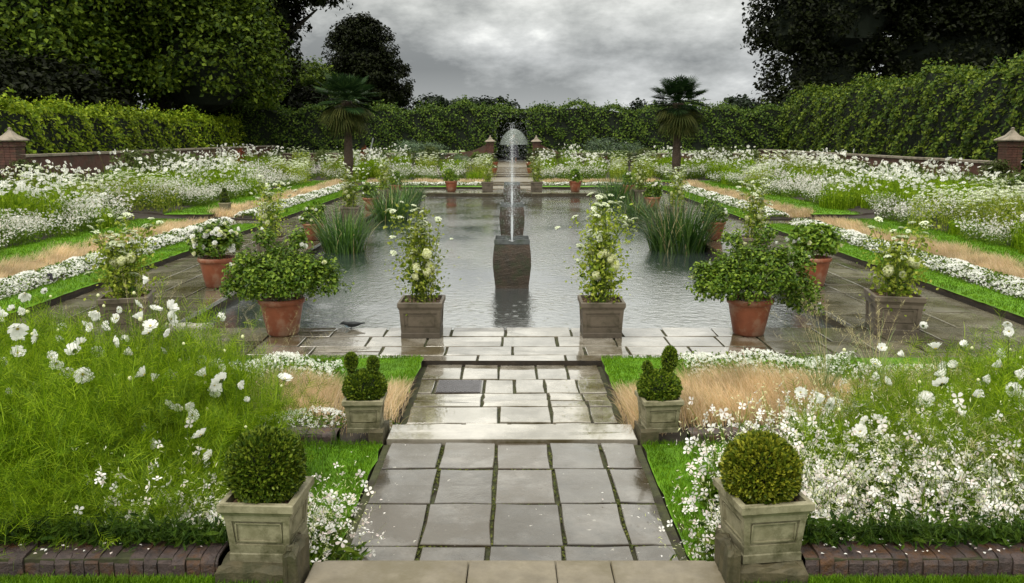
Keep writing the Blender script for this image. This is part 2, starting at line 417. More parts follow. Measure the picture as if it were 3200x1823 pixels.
# ------------------------------------------------------------------ the ground
PX, PY0, PY1 = 3.82, 9.15, 31.9            # the pool
TX, TY0, TY1 = 5.79, 7.6, 34.1             # the paving round it
def prof(t, pts):
    return np.interp(t, [p[0] for p in pts], [p[1] for p in pts])
SIDE = [(-.02,-.6),(0,.04),(1,.08),(1.8,.11),(2.8,.16),(2.95,.22),(5,.32),(8.6,.45),(14,.8),(200,.9)]
NEAR = [(-.02,-.6),(0,.04),(2.0,.06),(2.35,.08),(3.5,.2),(4.5,.36),(4.72,.42),(200,.42)]
FAR = [(-.02,-.6),(0,.04),(2,.12),(2.2,.14),(6.5,.22),(7.0,.3),(9,.36),(14,.5),(18,.75),(200,.9)]
def terrain(x, y):
    z = np.maximum(np.maximum(prof(np.abs(x)-TX, SIDE), prof(TY0-y, NEAR)), prof(y-TY1, FAR))
    c = np.abs(x)
    z = np.where((c < .845) & (y < TY0) & (y > 5.4), -.08, z)
    z = np.where((c < 1.8) & (y <= 5.3) & (y > 3.15), 0.06, z)
    z = np.where((c < .845) & (y <= 5.4) & (y > 2.9), 0.02, z)
    z = np.where((c < 1.02) & (y > TY1) & (y < 56), -.1, z)
    z = np.where((c > TX-.1) & (c < 10.0) & (y > 19.6) & (y < 20.9), -.06+np.clip((c-6.5)/3, 0, 1)*.3, z)
    return z
xs = np.unique(np.concatenate([np.linspace(-600,-40,15), np.linspace(-40,-16,25), np.linspace(-16,16,161), np.linspace(16,40,25), np.linspace(40,600,15),
     [-1.81,-1.79,1.79,1.81,-.85,-.84,.84,.85,-1.03,-1.01,1.01,1.03,-TX-.01,-TX+.01,TX-.01,TX+.01]]))
ys = np.unique(np.concatenate([np.linspace(-60,2,12), np.linspace(2,56,271), np.linspace(58,100,20), np.linspace(110,900,20),
     [5.39,5.41,5.29,5.31,3.14,3.16,2.89,2.91,TY0-.01,TY0+.01,TY1-.01,TY1+.01,19.59,19.61,20.89,20.91]]))
X, Y = np.meshgrid(xs, ys); Z = terrain(X, Y)
nx, ny = len(xs), len(ys)
ii = (np.arange(ny-1)[:, None]*nx + np.arange(nx-1)[None]).ravel()
mb = MB(); mb.add(np.stack([X.ravel(), Y.ravel(), Z.ravel()], 1), np.stack([ii, ii+1, ii+nx+1, ii+nx], 1))
tag(mb.build('ground', M['soil']), kind='structure')
def gz(x, y):
    return float(terrain(np.array([x]), np.array([y]))[0])

def sheet_grid(x0, x1, y0, y1, n=24, dz=.0):
    a = np.linspace(x0, x1, n); b = np.linspace(y0, y1, n)
    A, B = np.meshgrid(a, b); Zz = terrain(A, B) + dz
    i = (np.arange(n-1)[:, None]*n + np.arange(n-1)[None]).ravel()
    return np.stack([A.ravel(), B.ravel(), Zz.ravel()], 1), np.stack([i, i+1, i+n+1, i+n], 1)

# lawn beyond the hedges
mb = MB()
mb.add(*sheet_grid(-300, 300, 57, 700, 20, .03))
mb.add(*sheet_grid(-300, -17.5, 5, 57, 12, .03)); mb.add(*sheet_grid(17.5, 300, 5, 57, 12, .03))
tag(mb.build('outer_lawn', M['field']), kind='structure')

# pool shell and water
mb = MB()
mb.box(-PX-.3, PX+.3, PY0-.3, PY1+.3, -.75, -.7)
for a in ((-PX-.30,-PX-.02,PY0-.3,PY1+.3), (PX+.02,PX+.30,PY0-.3,PY1+.3), (-PX-.02,PX+.02,PY0-.3,PY0-.02), (-PX-.02,PX+.02,PY1+.02,PY1+.3)):
    mb.box(*a, -.7, -.055)
tag(mb.build('pool_wall', M['lip']), kind='structure')
mb = MB(); mb.add([[-PX-.02,PY0-.02,-.135],[PX+.02,PY0-.02,-.135],[PX+.02,PY1+.02,-.135],[-PX-.02,PY1+.02,-.135]], [[0,1,2,3]])
tag(mb.build('pool_water', M['water']), kind='structure')

# flagstones: irregular courses with open mossy joints
def slab(mb, x0, x1, y0, y1, z, g=.012, mat=0, tilt=.004, jit=.006, th=.05):
    x0 += g; x1 -= g; y0 += g; y1 -= g
    c = np.array([[x0,y0],[(x0+x1)/2,y0],[x1,y0],[x1,(y0+y1)/2],[x1,y1],[(x0+x1)/2,y1],[x0,y1],[x0,(y0+y1)/2]])
    c += R.uniform(-jit, jit, c.shape)
    zz = z + R.uniform(-tilt, tilt, 8)*.5 + R.uniform(-tilt, tilt)
    k = .004
    cen = c.mean(0)
    inn = c + (cen-c)*np.minimum(1, k/np.maximum(np.linalg.norm(cen-c, axis=1), .01))[:, None]*1.4
    top = np.column_stack([inn, zz]); e = np.column_stack([c, zz-.003]); lo = np.column_stack([c, zz-th])
    mb.rings([lo, e, top], mat, cap0=False, cap1=True)
def courses(mb, x0, x1, y0, y1, z, rows=(.36,.56), wid=(.42,.85), along='x', **k):
    y = y0
    a1 = y1 if along == 'x' else x1
    y = y0 if along == 'x' else x0
    while y < a1 - .05:
        h = R.uniform(*rows)
        if a1 - (y+h) < rows[0]*.6: h = a1 - y
        b = (x0 if along == 'x' else y0); b1 = (x1 if along == 'x' else y1)
        while b < b1 - .03:
            ww = R.uniform(*wid)
            if b1 - (b+ww) < wid[0]*.6: ww = b1 - b
            r = R.uniform()
            parts = [(b, b+ww, y, y+h)]
            if r < .14 and ww > .5: q = R.uniform(.4,.6)*h; parts = [(b, b+ww, y, y+q), (b, b+ww, y+q, y+h)]
            for p in parts:
                if along == 'x': slab(mb, *p, z, **k)
                else: slab(mb, p[2], p[3], p[0], p[1], z, **k)
            b += ww
        y += h
J = MB()   # joint bed under all paving
mb = MB()
courses(mb, -2.6, 2.6, TY0, PY0, 0, rows=(.34,.44))
tag(mb.build('paving', M['flagpale']), kind='structure')
mb = MB()
courses(mb, -TX, -2.6, TY0, PY0, 0, rows=(.36,.5)); courses(mb, 2.6, TX, TY0, PY0, 0, rows=(.36,.5))
for s in (-1, 1):
    a, b = sorted((s*PX, s*TX))
    courses(mb, a, b, PY0, PY1, 0, along='y', rows=(.42,.7), wid=(.5,1.0))
    a, b = sorted((s*TX, s*9.6))
    courses(mb, a, b, 19.75, 20.75, .05, rows=(.4,.5))
courses(mb, -TX, TX, PY1, TY1, 0, rows=(.5,.8), wid=(.5,1))
tag(mb.build('side_paving', M['flagside']), kind='structure')
J.box(-TX, TX, TY0-.02, PY0-.03, -.2, -.018); J.box(-TX, TX, PY1+.03, TY1, -.2, -.018)
for s in (-1, 1):
    a, b = sorted((s*(PX+.03), s*TX)); J.box(a, b, PY0-.03, PY1+.03, -.2, -.018)
    a, b = sorted((s*(TX+.001), s*9.6)); J.box(a, b, 19.7, 20.8, -.2, .03)
# lower path with its iron cover left free
mb = MB()
PW = .80
rows = [(5.56,5.98,[-PW,-.36,-.02,.32,.62,PW]), (5.98,6.36,[-PW,-.1,.30,.60,PW]), (6.36,6.52,[-PW,-.24,.3,.6,PW]), (6.52,6.72,[-.24,.3,.58,PW]),
        (6.52,6.72,[-PW,-.24]), (6.72,7.12,[-PW,-.66]), (6.72,7.12,[-.24,.02,.28,.56,PW]), (7.12,7.60,[-PW,-.45,-.12,.22,.5,PW])]
for y0, y1, bx in rows:
    for a, b in zip(bx[:-1], bx[1:]): slab(mb, a, b, y0, y1, 0, g=.010)
tag(mb.build('lower_path', M['flagpale']), kind='structure')
J.box(-.84, .84, 5.56, TY0-.021, -.2, -.018)
# upper path, wide mossy joints
mb = MB()
rows = [(4.80,5.245,[-.80,-.45,-.10,.24,.57,.80]), (4.31,4.80,[-.80,-.44,-.10,.25,.58,.80]), (3.83,4.31,[-.80,-.46,-.10,.26,.58,.80]), (3.30,3.83,[-.80,-.45,-.12,.25,.59,.80])]
for y0, y1, bx in rows:
    for a, b in zip(bx[:-1], bx[1:]): slab(mb, a, b, y0, y1, .126, g=R.uniform(.007,.012), jit=.006)
tag(mb.build('upper_path', M['flag']), kind='structure')
J.box(-.84, .84, 2.92, 5.24, -.1, .108)
# step nosing between the two paths, and the flight up to the terrace
mb = MB()
slab(mb, -.83, .83, 5.25, 5.55, .142, g=.004, jit=.004, th=.16)
tag(mb.build('path_step', M['flagpale']), kind='structure')
mb = MB()
mb.box(-.74, .76, 2.87, 3.13, .1, .415); mb.box(-.78, .78, 3.131, 3.38, .1, .27)
bx = [-.73,-.16,.16,.36,.75]
for a, b in zip(bx[:-1], bx[1:]): slab(mb, a, b, 2.30, 2.865, .565, g=.003, jit=.003, th=.09, tilt=.002)
mb.box(-.70, .72, 2.84, 2.90, .512, .545)
tag(mb.build('terrace_steps', M['tanstone']), kind='structure')
# far steps
mb = MB()
mb.box(-.99, .99, 34.11, 36.1, -.1, .02)
fl = [(36.1,36.45,.09),(36.45,40.6,.16),(40.6,40.95,.24),(40.95,41.9,.31)]
z = .31
for k in range(4): fl.append((41.9+.36*k, 42.26+.36*k, .36+.045*k))
fl.append((43.34, 58.0, .54))
for a, b, zt in fl: mb.box(-.99, .99, a+.001, b, -.1, zt); mb.box(-1.01, 1.01, a-.05, a+.30, zt-.035, zt+.012)
tag(mb.build('far_steps', M['tanstone']), kind='structure')
tag(J.build('paving_bed', M['joint']), kind='structure')

# moss and tiny weeds in the path joints
mb = MB(); P = []
for x in (-.45, -.10, .25, .58):
    n = 420 if x in (.58, -.45) else 300
    P.append(np.stack([x + R.normal(0,.011,n), R.uniform(3.35,5.2,n), np.full(n,.118)], 1))
for y in (3.83, 4.31, 4.80):
    n = 260; P.append(np.stack([R.uniform(-.8,.8,n), y + R.normal(0,.008,n), np.full(n,.118)], 1))
P = np.concatenate(P); keep = np.sin(P[:,0]*9+P[:,1]*5)+R.normal(0,.6,len(P)) > -.4; P = P[keep]
mb.scatter(LEAF_V, LEAF_F, frames(rdir(len(P))*.5+[0,0,1], R.uniform(.012,.026,len(P))), P)
M['moss'] = leafmat('moss', [(.03,.04,.008), (.07,.085,.015), (.13,.14,.03)], transl=.2)
tag(mb.build('moss', M['moss']), 'tufts of yellow green moss growing in the path joints', 'moss', kind='stuff')

# lawns: turf slabs with dark soil edges, plus grass blades on the near ones
LB = MB()
def lawn_slab(mb, x0, x1, y0, y1, z, zb, n=14):
    v = []
    mb.box(x0, x1, y0, y1, zb, z-.02, 1)
    nx_ = max(2, int((x1-x0)/.12)); ny_ = max(2, int((y1-y0)/.12)); nx_ = min(nx_, 60); ny_ = min(ny_, 90)
    a = np.linspace(x0-.012, x1+.012, nx_); b = np.linspace(y0-.012, y1+.012, ny_)
    A, B = np.meshgrid(a, b); Zt = z + R.normal(0, .003, A.shape)
    edge = (A == a[0]) | (A == a[-1]) | (B == b[0]) | (B == b[-1])
    A = A + edge*R.normal(0,.006,A.shape); B = B + edge*R.normal(0,.006,A.shape); Zt = Zt - edge*.018
    i = (np.arange(ny_-1)[:, None]*nx_ + np.arange(nx_-1)[None]).ravel()
    mb.add(np.stack([A.ravel(), B.ravel(), Zt.ravel()], 1), np.stack([i, i+1, i+nx_+1, i+nx_], 1), 0)
def grow(x0, x1, y0, y1, z, dens, h=(.015,.035), wd=.004):
    n = int((x1-x0)*(y1-y0)*dens)
    P = np.stack([R.uniform(x0-.012,x1+.012,n), R.uniform(y0-.012,y1+.012,n), np.full(n, z-.006)], 1)
    blades(LB, P, R.uniform(0,2*PI,n), R.uniform(*h,n), wd, R.uniform(0,.5,n), R.uniform(.3,1.3,n), seg=2, face=R.uniform(-.6,.6,n))
mb = MB()
for s in (-1, 1):
    def X2(a, b): return sorted((s*a, s*b))
    a, b = X2(.86, 1.75); lawn_slab(mb, a, b, 3.0, 5.22, .135, .0); grow(a, b, 3.1, 5.22, .135, 9000)
    a, b = X2(.84, TX+.0); lawn_slab(mb, a, b, 6.55, TY0, .085, -.05)
    a, b = X2(.84, 3.2); grow(a, b, 6.5, TY0, .085, 6500, (.015,.03), .005)
    a, b = X2(TX+.015, 6.36); lawn_slab(mb, a, b, 6.0, 19.55, .10, -.05); lawn_slab(mb, a, b, 20.95, TY1+.6, .10, -.05)
    for yy in (6.2, 20.95):
        grow(a, b, yy, yy+13.3 if yy < 10 else TY1, .10, 1500, (.02,.04), .009)
    a, b = X2(7.5, 8.72); lawn_slab(mb, a, b, 6.0, 19.55, .20, .0); lawn_slab(mb, a, b, 20.95, 37, .20, .0)
    grow(a, b, 9, 19.5, .20, 700, (.03,.06), .012); grow(a, b, 21, 36, .2, 350, (.03,.06), .016)
    a, b = X2(1.05, 6.36); lawn_slab(mb, a, b, TY1+.015, TY1+.7, .10, -.05)
    a, b = X2(1.05, 7.5); lawn_slab(mb, a, b, 36.3, 37.3, .20, .0)
    a, b = X2(.76 if s > 0 else .74, 6); lawn_slab(mb, a, b, .5, 2.72, .55, .2); a, b = X2(.78, 2.3); grow(a, b, 2.35, 2.73, .55, 9000, (.02,.045), .004)
tag(mb.build('lawn', [M['lawn'], M['lip']]), kind='structure')
for s in (-1, 1):
    a, b = sorted((s*.8, s*2.6)); n = 9000
    P = np.stack([R.uniform(a,b,n), 2.755-np.abs(R.normal(0,.03,n)), np.full(n,.545)],1)
    blades(LB, P, R.uniform(0,2*PI,n), R.uniform(.012,.035,n), .0035, R.uniform(0,.5,n), R.uniform(.3,1.2,n), seg=2, face=R.uniform(-.6,.6,n))
tag(LB.build('grass', M['grassb']), 'short mown grass blades on the lawns beside the path and terrace', 'grass', kind='stuff')

# ------------------------------------------------------------------ kerbs, walls, pillars
def brick_kerb(name, label, x0, x1, y0, y1, z0, z1, bw=.075, group=None):
    mb = MB(); x = x0
    while x < x1 - .01:
        q = min(x + bw*R.uniform(.93,1.07), x1)
        h = z1 + R.uniform(-.006,.006); d = R.uniform(-.005,.005); g = .002; r = .022
        pr = [(y0+d, z0), (y0+d, h-r), (y0+d+r*.4, h-r*.3), (y0+d+r*1.4, h), (y1+d, h), (y1+d, z0)]
        L_ = np.array([[x+g, a, b] for a, b in pr]); R_ = np.array([[q-g, a, b] for a, b in pr])
        L_[:,1:] += R.uniform(-.003,.003,(6,2)); R_[:,1:] += R.uniform(-.003,.003,(6,2))
        mb.rings([L_, R_]); x = q
    mb.box(x0+.002, x1-.002, y0+.008, y1-.003, z0-.1, z1-.007, 1)
    return tag(mb.build(name, [M['brick'], M['joint']]), label, 'brick kerb', group)
brick_kerb('brick_kerb', 'dark brick kerb with worn rounded front under the left foreground grasses', -4.6, -1.043, 2.765, 2.90, .52, .625, .052)
brick_kerb('brick_kerb', 'dark reddish brick kerb below the gaura in the right foreground', 1.043, 4.6, 2.765, 2.90, .52, .625, .052)
brick_kerb('brick_kerb', 'low brick edging behind the left small lawn, running to the eared topiary', -4.6, -1.16, 5.30, 5.42, .02, .165, .11)
brick_kerb('brick_kerb', 'low brick edging behind the right small lawn, running to the eared topiary', 1.18, 4.6, 5.30, 5.42, .02, .165, .11)

def pier(label, s):
    t = thing('stone_pier', label, 'stone pier')
    mb = MB()
    def rough(x0, x1, y0, y1, z0, z1):
        prof_ = [(0, z0), (0, z1-.02), (.012, z1-.004), (.03, z1)]
        rr = []
        for ins, z in prof_:
            k = 6; a = np.linspace(x0+ins, x1-ins, k); b = np.linspace(y0+ins, y1-ins, k)
            ring = [[q, y0+ins, z] for q in a] + [[x1-ins, q, z] for q in b[1:]] + [[q, y1-ins, z] for q in a[::-1][1:]] + [[x0+ins, q, z] for q in b[::-1][1:-1]]
            rr.append(np.array(ring) + R.normal(0,.004,(len(ring),3)))
        mb.rings(rr)
    a, b = sorted((s*1.04, s*.785)); rough(a, b, 2.715, 2.90, .50, .615)
    mb.build('block', M['pierstone'], t)
    mb = MB(); a, b = sorted((s*.795, s*.745)); rough(a, b, 2.70, 2.86, .50, .685); a, b = sorted((s*1.03, s*.79)); rough(a, b, 2.91, 3.04, .3, .625)
    mb.build('cheek_block', M['pierstone'], t)
pier('mossy stone pier under the left foreground box ball planter', -1)
pier('mossy stone pier under the right foreground box ball planter', 1)
# small cheek stones by the middle planters
for s, side in ((-1, 'left'), (1, 'right')):
    mb = MB()
    for k in range(4):
        a, b = sorted((s*.845, s*(.94+R.uniform(-.01,.02)))); y = 5.22+.085*k
        mb.box(a, b, y, y+.08, .0, .20-.012*k, jit=.006)
    tag(mb.build('edging_stone', M['pierstone']), f'stack of small edging stones at the {side} end of the path step', 'edging stone')

def pillar(name, label, loc, w_, h, wing=None):
    t = thing(name, label, 'gate pillar', loc)
    mb = MB(); n = int(h/.075); q = w_/2
    for i in range(n):
        z0 = i*h/n; z1 = (i+1)*h/n-.008; o = .03 if i >= n-2 else 0
        for j in range(3):
            a = -q-o + (2*q+2*o)*j/3; mb.box(a+.004, a+(2*q+2*o)/3-.004, -q-o, q+o, z0, z1)
    mb.build('brick_shaft', M['redbrick'], t)
    mb = MB(); mb.sq([(q+.09, h), (q+.11, h+.03), (q+.09, h+.06), (q*.62, h+.17), (.05, h+.30), (.03, h+.34), (.045, h+.37), (.01, h+.40)])
    mb.build('stone_cap', M['cap'], t)
    if wing:
        mb = MB(); pr = [(0, h*.9), (.3, h*.72), (.7, h*.55), (1.1, h*.45), (1.6, h*.40)]
        for (a, za), (b, zb) in zip(pr[:-1], pr[1:]):
            x0, x1 = wing*(q+a), wing*(q+b)
            if x0 > x1: x0, x1, za, zb = x1, x0, zb, za
            v = [[x0,-.12,0],[x1,-.12,0],[x1,.12,0],[x0,.12,0],[x0,-.12,za],[x1,-.12,zb],[x1,.12,zb],[x0,.12,za]]
            mb.add(v, [[0,3,2,1],[4,5,6,7],[0,1,5,4],[1,2,6,5],[2,3,7,6],[3,0,4,7]])
        mb.build('sloping_wall', M['redbrick'], t)
    return t
pillar('brick_pillar', 'red brick gate pillar with stone pyramid cap at left edge by the low wall', (-14.6, 24.9, .2), .5, 1.75)
pillar('brick_pillar', 'brick pillar with pale pyramid cap half hidden at the right edge', (14.55, 24.9, .2), .46, 1.75)
pillar('brick_pillar', 'capped brick pillar left of the far archway', (-1.28, 50.2, .75), .42, 1.0, -1)
pillar('brick_pillar', 'capped brick pillar right of the far archway', (1.42, 50.2, .75), .42, 1.0, 1)
def wall(label, x0, x1, y0, y1, z0, z1):
    t = thing('brick_wall', label, 'wall')
    mb = MB(); mb.box(x0, x1, y0, y1, z0, z1-.07); mb.build('brickwork', M['redbrick'], t)
    mb = MB()
    L_ = max(x1-x0, y1-y0); n = int(L_/1.0)
    for i in range(n):
        if x1-x0 > y1-y0: mb.box(x0+(x1-x0)*i/n+.004, x0+(x1-x0)*(i+1)/n-.004, y0-.05, y1+.05, z1-.07, z1+R.uniform(-.004,.004))
        else: mb.box(x0-.05, x1+.05, y0+(y1-y0)*i/n+.004, y0+(y1-y0)*(i+1)/n-.004, z1-.07, z1+R.uniform(-.004,.004))
    mb.build('coping', M['cap'], t)
wall('low brick wall with stone coping in front of the clipped lime hedge', -14.75, -14.45, 25.2, 52, .2, 1.55)
wall('low coped brick wall at the foot of the right hand hedge', 14.45, 14.75, 25.2, 50, .2, 1.35)
wall('low brick wall with pale coping far left of the archway', -14.4, -3.1, 50.1, 50.35, .6, 1.12)
wall('low brick wall with pale coping far right of the archway', 3.25, 14.4, 50.1, 50.35, .6, 1.12)

# ------------------------------------------------------------------ trees and hedges
def crown(mb, blobs, nclump, per, leaf, crad, mat=0, tpl=(LEAF_V, LEAF_F), up=.6, inner=.35, squash=.6):
    """leaf clumps over and inside ellipsoid blobs"""
    blobs = [(np.array(c, float), np.array(r, float)) for c, r in blobs]
    wts = np.array([(r[0]*r[2]) for c, r in blobs]); wts /= wts.sum()
    pick = R.choice(len(blobs), nclump, p=wts)
    C = np.array([blobs[k][0] for k in pick]); Q = np.array([blobs[k][1] for k in pick])
    d = rdir(nclump); d[:,2] = np.where(d[:,2] < -.5, -d[:,2], d[:,2])
    rr = np.where(R.uniform(size=nclump) < inner, R.uniform(.45,.9,nclump), R.uniform(.86,1.06,nclump))
    cc = C + d*Q*rr[:, None]
    size = crad*R.uniform(.55,1.35,nclump)
    a = np.repeat(np.arange(nclump), per)
    off = R.normal(size=(len(a),3)); off[:,2] *= squash
    off = off/np.maximum(1, np.linalg.norm(off,axis=1,keepdims=True)/1.5)
    P = cc[a] + off*size[a][:, None]*.6
    nrm = d[a]*.5 + rdir(len(a))*.75 + np.array([0,0,up])
    mb.scatter(*tpl, frames(nrm, leaf*R.uniform(.6,1.3,len(a))), P, mat)
def tree(label, loc, blobs, leaf, nclump, per, crad, m='tree', trunk_h=5, trunk_r=.5, limbs=8, name='tree', cat='tree', core=True, group=None, inner=.35):
    t = thing(name, label, cat, loc, group=group)
    mb = MB()
    mb.tube([(0,0,-.3),(0,.0,trunk_h*.3),(.1,.05,trunk_h*.7),(.0,.1,trunk_h)], [trunk_r*1.3,trunk_r,trunk_r*.85,trunk_r*.6], 10)
    for k in range(limbs):
        c, r = blobs[k % len(blobs)]
        e = Vector(c) + Vector(tuple(R.normal(0,.35,3)*np.array(r)))
        b = Vector((0,0,trunk_h*R.uniform(.55,1)))
        mid = b.lerp(e, .5) + Vector((0,0,trunk_r*1.5))
        mb.tube([b, mid, e], [trunk_r*.45, trunk_r*.3, trunk_r*.08], 6)
    mb.build('trunk', M['bark'], t)
    mb = MB()
    crown(mb, blobs, nclump, per, leaf, crad, inner=inner)
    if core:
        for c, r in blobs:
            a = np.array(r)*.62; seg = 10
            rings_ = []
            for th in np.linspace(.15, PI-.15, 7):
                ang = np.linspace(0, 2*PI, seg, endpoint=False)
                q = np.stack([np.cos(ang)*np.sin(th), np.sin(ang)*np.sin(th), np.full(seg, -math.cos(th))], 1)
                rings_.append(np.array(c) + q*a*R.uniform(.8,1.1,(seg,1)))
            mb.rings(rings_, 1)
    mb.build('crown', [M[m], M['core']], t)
    return t
# left wood
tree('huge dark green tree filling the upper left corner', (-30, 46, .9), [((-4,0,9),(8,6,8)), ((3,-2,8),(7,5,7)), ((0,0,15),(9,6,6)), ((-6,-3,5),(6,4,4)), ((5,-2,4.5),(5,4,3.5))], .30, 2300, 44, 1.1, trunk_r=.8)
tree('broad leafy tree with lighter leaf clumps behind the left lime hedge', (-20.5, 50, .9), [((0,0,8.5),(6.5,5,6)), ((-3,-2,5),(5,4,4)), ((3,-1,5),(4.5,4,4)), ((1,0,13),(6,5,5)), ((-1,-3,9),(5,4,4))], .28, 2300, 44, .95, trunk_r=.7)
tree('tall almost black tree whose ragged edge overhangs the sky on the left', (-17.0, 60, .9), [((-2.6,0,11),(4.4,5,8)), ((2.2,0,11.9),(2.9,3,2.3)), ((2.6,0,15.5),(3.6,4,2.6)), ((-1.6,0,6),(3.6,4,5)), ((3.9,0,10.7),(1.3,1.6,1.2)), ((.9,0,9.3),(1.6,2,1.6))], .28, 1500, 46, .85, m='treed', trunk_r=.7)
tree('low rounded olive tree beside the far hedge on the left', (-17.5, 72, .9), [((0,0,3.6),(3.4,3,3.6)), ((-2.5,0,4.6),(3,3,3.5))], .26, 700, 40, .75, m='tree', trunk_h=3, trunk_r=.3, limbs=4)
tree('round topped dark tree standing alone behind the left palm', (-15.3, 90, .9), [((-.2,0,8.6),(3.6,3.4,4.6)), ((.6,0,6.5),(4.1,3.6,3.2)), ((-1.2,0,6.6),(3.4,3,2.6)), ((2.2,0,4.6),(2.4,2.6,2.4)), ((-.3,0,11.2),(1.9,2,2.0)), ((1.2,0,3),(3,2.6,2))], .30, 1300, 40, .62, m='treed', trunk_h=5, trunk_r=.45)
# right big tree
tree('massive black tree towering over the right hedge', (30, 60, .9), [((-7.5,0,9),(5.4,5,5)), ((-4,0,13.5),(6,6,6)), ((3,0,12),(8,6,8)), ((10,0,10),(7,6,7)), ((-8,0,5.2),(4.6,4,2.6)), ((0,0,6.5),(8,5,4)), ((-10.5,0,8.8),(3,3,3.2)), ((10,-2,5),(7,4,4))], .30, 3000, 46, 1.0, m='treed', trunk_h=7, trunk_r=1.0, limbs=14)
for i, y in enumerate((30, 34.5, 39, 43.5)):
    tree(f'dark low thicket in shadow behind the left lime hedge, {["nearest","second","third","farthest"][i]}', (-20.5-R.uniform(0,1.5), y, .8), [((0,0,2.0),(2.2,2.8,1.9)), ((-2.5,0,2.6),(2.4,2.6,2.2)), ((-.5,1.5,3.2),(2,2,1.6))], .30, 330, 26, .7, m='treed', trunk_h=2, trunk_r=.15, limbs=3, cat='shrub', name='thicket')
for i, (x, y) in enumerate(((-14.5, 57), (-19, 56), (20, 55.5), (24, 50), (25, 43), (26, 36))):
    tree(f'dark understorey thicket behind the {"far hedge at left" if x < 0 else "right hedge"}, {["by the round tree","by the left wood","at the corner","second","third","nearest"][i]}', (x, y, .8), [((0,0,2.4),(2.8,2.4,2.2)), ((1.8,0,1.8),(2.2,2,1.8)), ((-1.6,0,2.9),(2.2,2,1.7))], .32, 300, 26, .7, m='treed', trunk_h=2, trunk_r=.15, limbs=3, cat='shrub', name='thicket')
# distant treeline
k = 0
for px, d, wd, top in ((1085,190,4.2,247),(1125,210,7,252),(1165,200,4,254),(1190,230,5,252),(1243,200,5,250),(1830,180,3.6,248),(1850,200,4,258),(1600,220,5,262),(1660,220,6,262),(720,160,6,262)):
    x = (px-1280)/2100*d; zt = HC + (340-top)/2100*d - .9
    lab = {1085:'distant grey green tree left of the fountain, leftmost bump above the far hedge', 1830:'small distant round tree on the skyline beside the big black tree'}.get(px, 'distant treetop just showing above the far hedge')
    tree(lab, (x, d, .9), [((0,0,zt*.62),(wd,wd,zt*.38)), ((wd*.5,0,zt*.5),(wd*.7,wd,zt*.33))], .9, 90, 22, 1.4, m='treefar', trunk_h=zt*.4, trunk_r=.3, limbs=2, group='distant trees above the far hedge')

